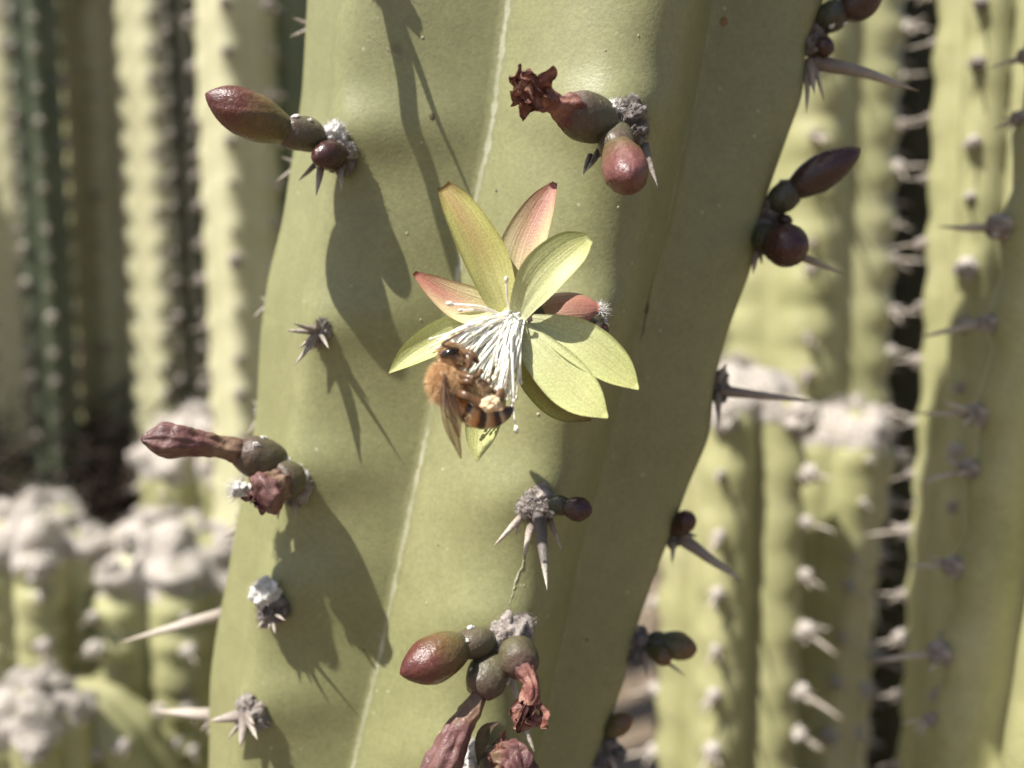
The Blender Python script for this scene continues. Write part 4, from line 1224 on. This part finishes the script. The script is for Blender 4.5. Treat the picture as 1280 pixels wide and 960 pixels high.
def column(label, px, depth, R, ribs=5, rot=0.0, lean=(0.0, 0.0), top_py=None, mat='stem_far', spacing=13.0, near=True, woolly=0, group=None, spk=1.0, groove=0.70, scal=0.05, y0=-60, y1=1030, name='cactus', sharp=0.75, at_py=480, pads=None):
    """free-standing ribbed stem rooted in the ground whose axis passes through the pixel at that depth; lean = metres of shift per metre of height"""
    rs = random.Random(hash((px, depth)) & 0xffff)
    a0 = P(px, at_py, depth)
    rot = rot + math.atan((W / 2 - px) / F)      # 0 = a rib faces the viewer
    top = P(px, top_py, depth).z if top_py is not None else P(px, -60, depth).z + (rs.uniform(0.05, 0.2) if near else rs.uniform(0.45, 0.9))
    base = Vector((a0.x - lean[0] * a0.z, a0.y - lean[1] * a0.z, 0.0))
    Rm = R * MM
    root = empty(name, base)
    tag(root, label, 'cactus', group)
    per = 10
    n_ = ribs * per
    dz = 0.004 if near else 0.008
    zs = [-0.02] + list(np.arange(0.0, top - Rm * 1.1, dz)) + [top - Rm * 1.1 * (1 - math.sin(t)) for t in np.linspace(0.0, math.pi / 2, 12)]
    phz = [rs.uniform(0, 1) for _ in range(ribs)]
    def rad(th, z):
        k = th * ribs / (2 * math.pi)
        c_ = abs(math.cos(math.pi * k)) ** sharp
        ri = int(round(k)) % ribs
        sc_ = 1 + scal * math.cos(2 * math.pi * (z / (spacing * MM) - phz[ri]))
        sc_ = 1 + (sc_ - 1) * c_
        dome = 1.0
        tz = top - Rm * 1.1
        if z > tz: dome = math.sqrt(max(0.0008, 1 - ((z - tz) / (Rm * 1.1)) ** 2))
        return Rm * (groove + (1 - groove) * c_) * sc_ * dome * (1 + 0.05 * noise.noise(Vector((px, z * 14, 0))))
    def ctr(z): return Vector((base.x + lean[0] * z, base.y + lean[1] * z, z))
    vs = []
    for z in zs:
        c_ = ctr(z)
        for j in range(n_):
            th = 2 * math.pi * j / n_
            r_ = rad(th, z)
            vs.append((c_.x + r_ * math.sin(th + rot), c_.y - r_ * math.cos(th + rot), z))
    fs = [(i * n_ + j, i * n_ + (j + 1) % n_, (i + 1) * n_ + (j + 1) % n_, (i + 1) * n_ + j) for i in range(len(zs) - 1) for j in range(n_)]
    fs.append(tuple(range((len(zs) - 1) * n_, len(zs) * n_)))
    mb = MB(); mb.add(vs, fs)
    mb.build('stem', M[mat], root, origin=base)
    # areoles along the crests in the stretch the picture can see
    zlo = P(px, y1, depth).z; zhi = min(top, P(px, y0, depth).z)
    for ri in range(ribs):
        th = 2 * math.pi * ri / ribs
        ang = th + rot
        nrm = Vector((math.sin(ang), -math.cos(ang), 0))
        if nrm.y > 0.45: continue
        k0 = int(zlo / (spacing * MM))
        z = (k0 + phz[ri]) * spacing * MM
        while z < zhi:
            zz = z + rs.gauss(0, 1.5) * MM
            if zz < top - 0.0005:
                p = ctr(zz) + nrm * rad(th, zz)
                nearw = woolly and (top - zz) < woolly * MM
                X = nrm.cross(Vector((0, 0, 1))).normalized()
                up_ = Vector((0, 0, 1))
                q = Matrix((X, up_, nrm)).transposed().to_4x4()
                if not near:
                    child('areole', FAR_PADS[rs.randrange(2)], root, Matrix.Translation(p - base + nrm * 0.3 * MM) @ q)
                else:
                    pool = pads if pads else [0, 1, 2]
                    me = WOOLS[rs.randrange(4)] if nearw else PADS[rs.choice(pool)]
                    s_ = rs.uniform(0.6, 1.3)
                    ao = child('wool_tuft' if nearw else 'areole', me, root, Matrix.Translation(p - base + nrm * (0.2 if not nearw else -0.6) * MM) @ q @ Matrix.Scale(s_, 4))
                    for kk in range(1 + rs.choice([1, 2, 2, 3])):
                        if kk == 0:
                            dr = Vector((rs.uniform(-0.15, 0.15), rs.uniform(-0.45, 0.05), 1)).normalized(); sm_ = SP_LONG[rs.randrange(2)]
                        else:
                            dr = Vector((rs.uniform(-1, 1), rs.uniform(-1, 0.4), 0.75)).normalized(); sm_ = SP_SHORT[rs.randrange(2)]
                        child('spine', sm_, ao, dr.to_track_quat('Z', 'Y').to_matrix().to_4x4() @ Matrix.Translation((0, 0, 0.9 * MM)) @ Matrix.Scale(rs.uniform(0.7, 1.2) * spk, 4))
            z += spacing * MM
    if woolly:
        wz = woolly * MM
        mbw = MB(); vw = []
        rows, seg_ = 26, 72
        for i in range(rows):
            t = i / (rows - 1)
            z = top - wz + (wz + 0.0012) * math.sin(t * math.pi / 2)
            for j in range(seg_):
                th = 2 * math.pi * j / seg_
                zz = min(z, top - 0.0003)
                r_ = rad(th, zz) + 0.0016 * math.sin(min(1, t * 2.2) * math.pi / 2) if i < rows - 1 else 0.0004
                p = ctr(z) + Vector((math.sin(th + rot) * r_, -math.cos(th + rot) * r_, 0))
                env = math.sin(min(1.0, 0.15 + t * 1.5) * math.pi / 2)
                p = p + noise.noise_vector(p * 150) * 0.0030 * env + noise.noise_vector(p * 420) * 0.0009 * env
                if t < 0.2: p.z += 0.003 * noise.noise(p * 240)
                vw.append(p)
        fw_ = [(i * seg_ + j, i * seg_ + (j + 1) % seg_, (i + 1) * seg_ + (j + 1) % seg_, (i + 1) * seg_ + j) for i in range(rows - 1) for j in range(seg_)]
        mbw.add(vw, fw_)
        for _ in range(2200):
            q = vw[rs.randrange(len(vw))]
            hairs(mbw, q, 0.0, 1, 3.0 * MM, 0.035 * MM, 0, (q - ctr(top - wz)).normalized(), 0.8)
        mbw.build('wool_crown', M['wool_pink'], root)
    return root

# right of the main stem
column('tall sunlit green cactus right behind the main stem, with fine spines along its outer edge', 1003, 285, 25.5, 6, R_(2), top_py=-800, groove=0.8, sharp=1.1)
column('narrow sunlit cactus with woolly pink felt pads beside the dark gap', 1226, 200, 12.5, 6, R_(-18), pads=[2, 1, 1], spk=0.7)
column('shaded dark green cactus at the far right with dark spines reaching over its neighbour', 1345, 140, 14, 5, R_(-58), lean=(0.078, 0), pads=[0, 1], groove=0.42)
column('short sunlit cactus with white woolly crown tucked against the main stem', 922, 225, 17.5, 5, R_(-10), top_py=455, woolly=12, pads=[2, 3], groove=0.6)
column('short cactus with white woolly crown standing before the tall dark gap', 1042, 262, 14.5, 5, R_(28), lean=(0.10, 0), at_py=620, top_py=505, woolly=10, pads=[2, 3], groove=0.8)
column('cactus toned dark for the shade of the tall sunlit one', 1138, 345, 26, 6, R_(10), mat='stem_shade_dark', near=False)
# left of the main stem
column('slender pale sunlit cactus left of its equally slender twin', 152, 430, 18, 6, R_(-20), pads=[0, 1], spk=0.5, groove=0.9, sharp=1.5, mat='stem_sunlit', top_py=-700)
column('slender pale sunlit cactus between its twin and a dim spiny gap', 216, 405, 17.5, 6, R_(-8), pads=[0, 1], spk=0.5, groove=0.9, sharp=1.5, mat='stem_sunlit', top_py=-700)
column('slim bright cactus just behind the tip of the long maroon bud', 310, 300, 12.3, 6, R_(-12), pads=[0, 1], spk=0.5, groove=0.9, sharp=1.5, mat='stem_sunlit')
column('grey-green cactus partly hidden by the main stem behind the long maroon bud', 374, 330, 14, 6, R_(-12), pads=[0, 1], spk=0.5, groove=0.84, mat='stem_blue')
column('sunlit cactus cut by the left picture edge in front of a shaded one', 32, 400, 13, 6, R_(5), pads=[0, 1], spk=0.5, groove=0.9, sharp=1.5, mat='stem_sunlit')
column('bluish green cactus toned deep as if shaded, between two pale sunlit ones', 70, 385, 9.5, 6, R_(0), mat='stem_shade', spk=0.5)
column('dim spiny cactus in the gap beside the slender twins', 246, 365, 8.5, 6, R_(20), mat='stem_shade_dark', pads=[0, 1], spk=0.6)
column('cactus toned dark to deepen the gap between the slender twins', 164, 520, 16, 6, R_(20), mat='stem_shade_dark', near=False)
# columns added outside the view to throw shade on the left group
column('unseen tall cactus added left of the pale group to shade its foot', -338, 350, 28, 6, R_(0), top_py=-189, near=False, y0=-200)
column('second unseen tall cactus added left of the pale group for its shade', -330, 300, 20, 6, R_(0), top_py=-330, near=False)
column('slim dim cactus added at the left for shade, behind the sunlit one', -60, 430, 18, 6, R_(0), near=False, mat='stem_shade_dark')
# low woolly-topped shoots at lower left
column('low woolly cactus shoot with pinkish white crown at the left', 35, 265, 19, 6, R_(0), top_py=630, woolly=17, pads=[2, 3], spacing=10, spk=0.6, groove=0.74, scal=0.13)
column('broad low cactus shoot with grey-white woolly crown in front of the dark hollow', 195, 275, 26, 7, R_(10), top_py=648, woolly=20, pads=[2, 3], spacing=10, spk=0.6, groove=0.74, scal=0.13)
column('woolly cactus shoot peeping out under the purple withered flower', 245, 330, 20, 6, R_(25), top_py=515, woolly=22, pads=[2, 3], spacing=10, spk=0.6)
column('lowest woolly cactus shoot, a pale lump near the bottom left corner', 15, 215, 13, 5, R_(0), top_py=870, woolly=12, pads=[2, 3], spacing=9, spk=0.6)
column('leaning pale green cactus shoot near the bottom left corner', 120, 240, 14, 5, R_(20), lean=(-0.45, 0.0), top_py=850, at_py=900, pads=[2, 3], spacing=10, spk=0.6)
# farther rows
FARS = [(-60, 620), (30, 700), (115, 560), (205, 640), (290, 520), (370, 600), (880, 560), (960, 480), (1080, 420), (1150, 520), (1230, 430), (1330, 520), (140, 820), (250, 860), (340, 780), (5, 880), (1010, 700), (1130, 760)]
FAR_LABEL = {'stem_far': ('blurred tall green cactus in the crowded rows far behind', 'far green cacti'),
             'stem_blue': ('blurred tall bluish grey-green cactus in the crowded rows far behind', 'far bluish cacti'),
             'stem_shade_dark': ('blurred tall shade-dark cactus in the crowded rows far behind', 'far dark cacti')}
for i, (px, dp) in enumerate(FARS):
    mt = random.choice(['stem_far', 'stem_blue', 'stem_shade_dark', 'stem_shade_dark', 'stem_shade_dark'])
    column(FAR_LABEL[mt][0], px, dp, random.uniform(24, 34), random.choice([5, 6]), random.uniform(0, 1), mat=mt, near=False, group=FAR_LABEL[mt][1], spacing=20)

# a tangle of dead twigs in the dark hollow on the left
mb = MB()
cc = P(120, 590, 400)
for k in range(420):
    d0 = Vector(rng.normal(size=3)); d0.normalize()
    p0 = cc + Vector((random.gauss(-0.012, 0.028), random.gauss(0, 0.014), random.gauss(-0.006, 0.014)))
    l = random.uniform(0.015, 0.04)
    p1 = p0 + d0 * l * 0.5 + Vector(rng.normal(size=3)) * 0.005
    tube(mb, smooth_path([p0, p1, p0 + d0 * l], 6), [random.uniform(0.3, 0.7) * MM] * 6, 5)
tube(mb, smooth_path([cc + Vector((0.01, 0.005, -0.01)), cc + Vector((0.004, 0.01, -0.2)), Vector((cc.x, cc.y + 0.02, -0.01))], 12), [2.2 * MM] * 12, 8)
M['twig'] = simple('dead_twig', (0.075, 0.055, 0.045), 0.9, 0.1, 600)
o = mb.build('twig_tangle', M['twig'])
tag(o, 'tangle of dead grey-brown twigs in the dark hollow above the woolly shoots', 'twigs')
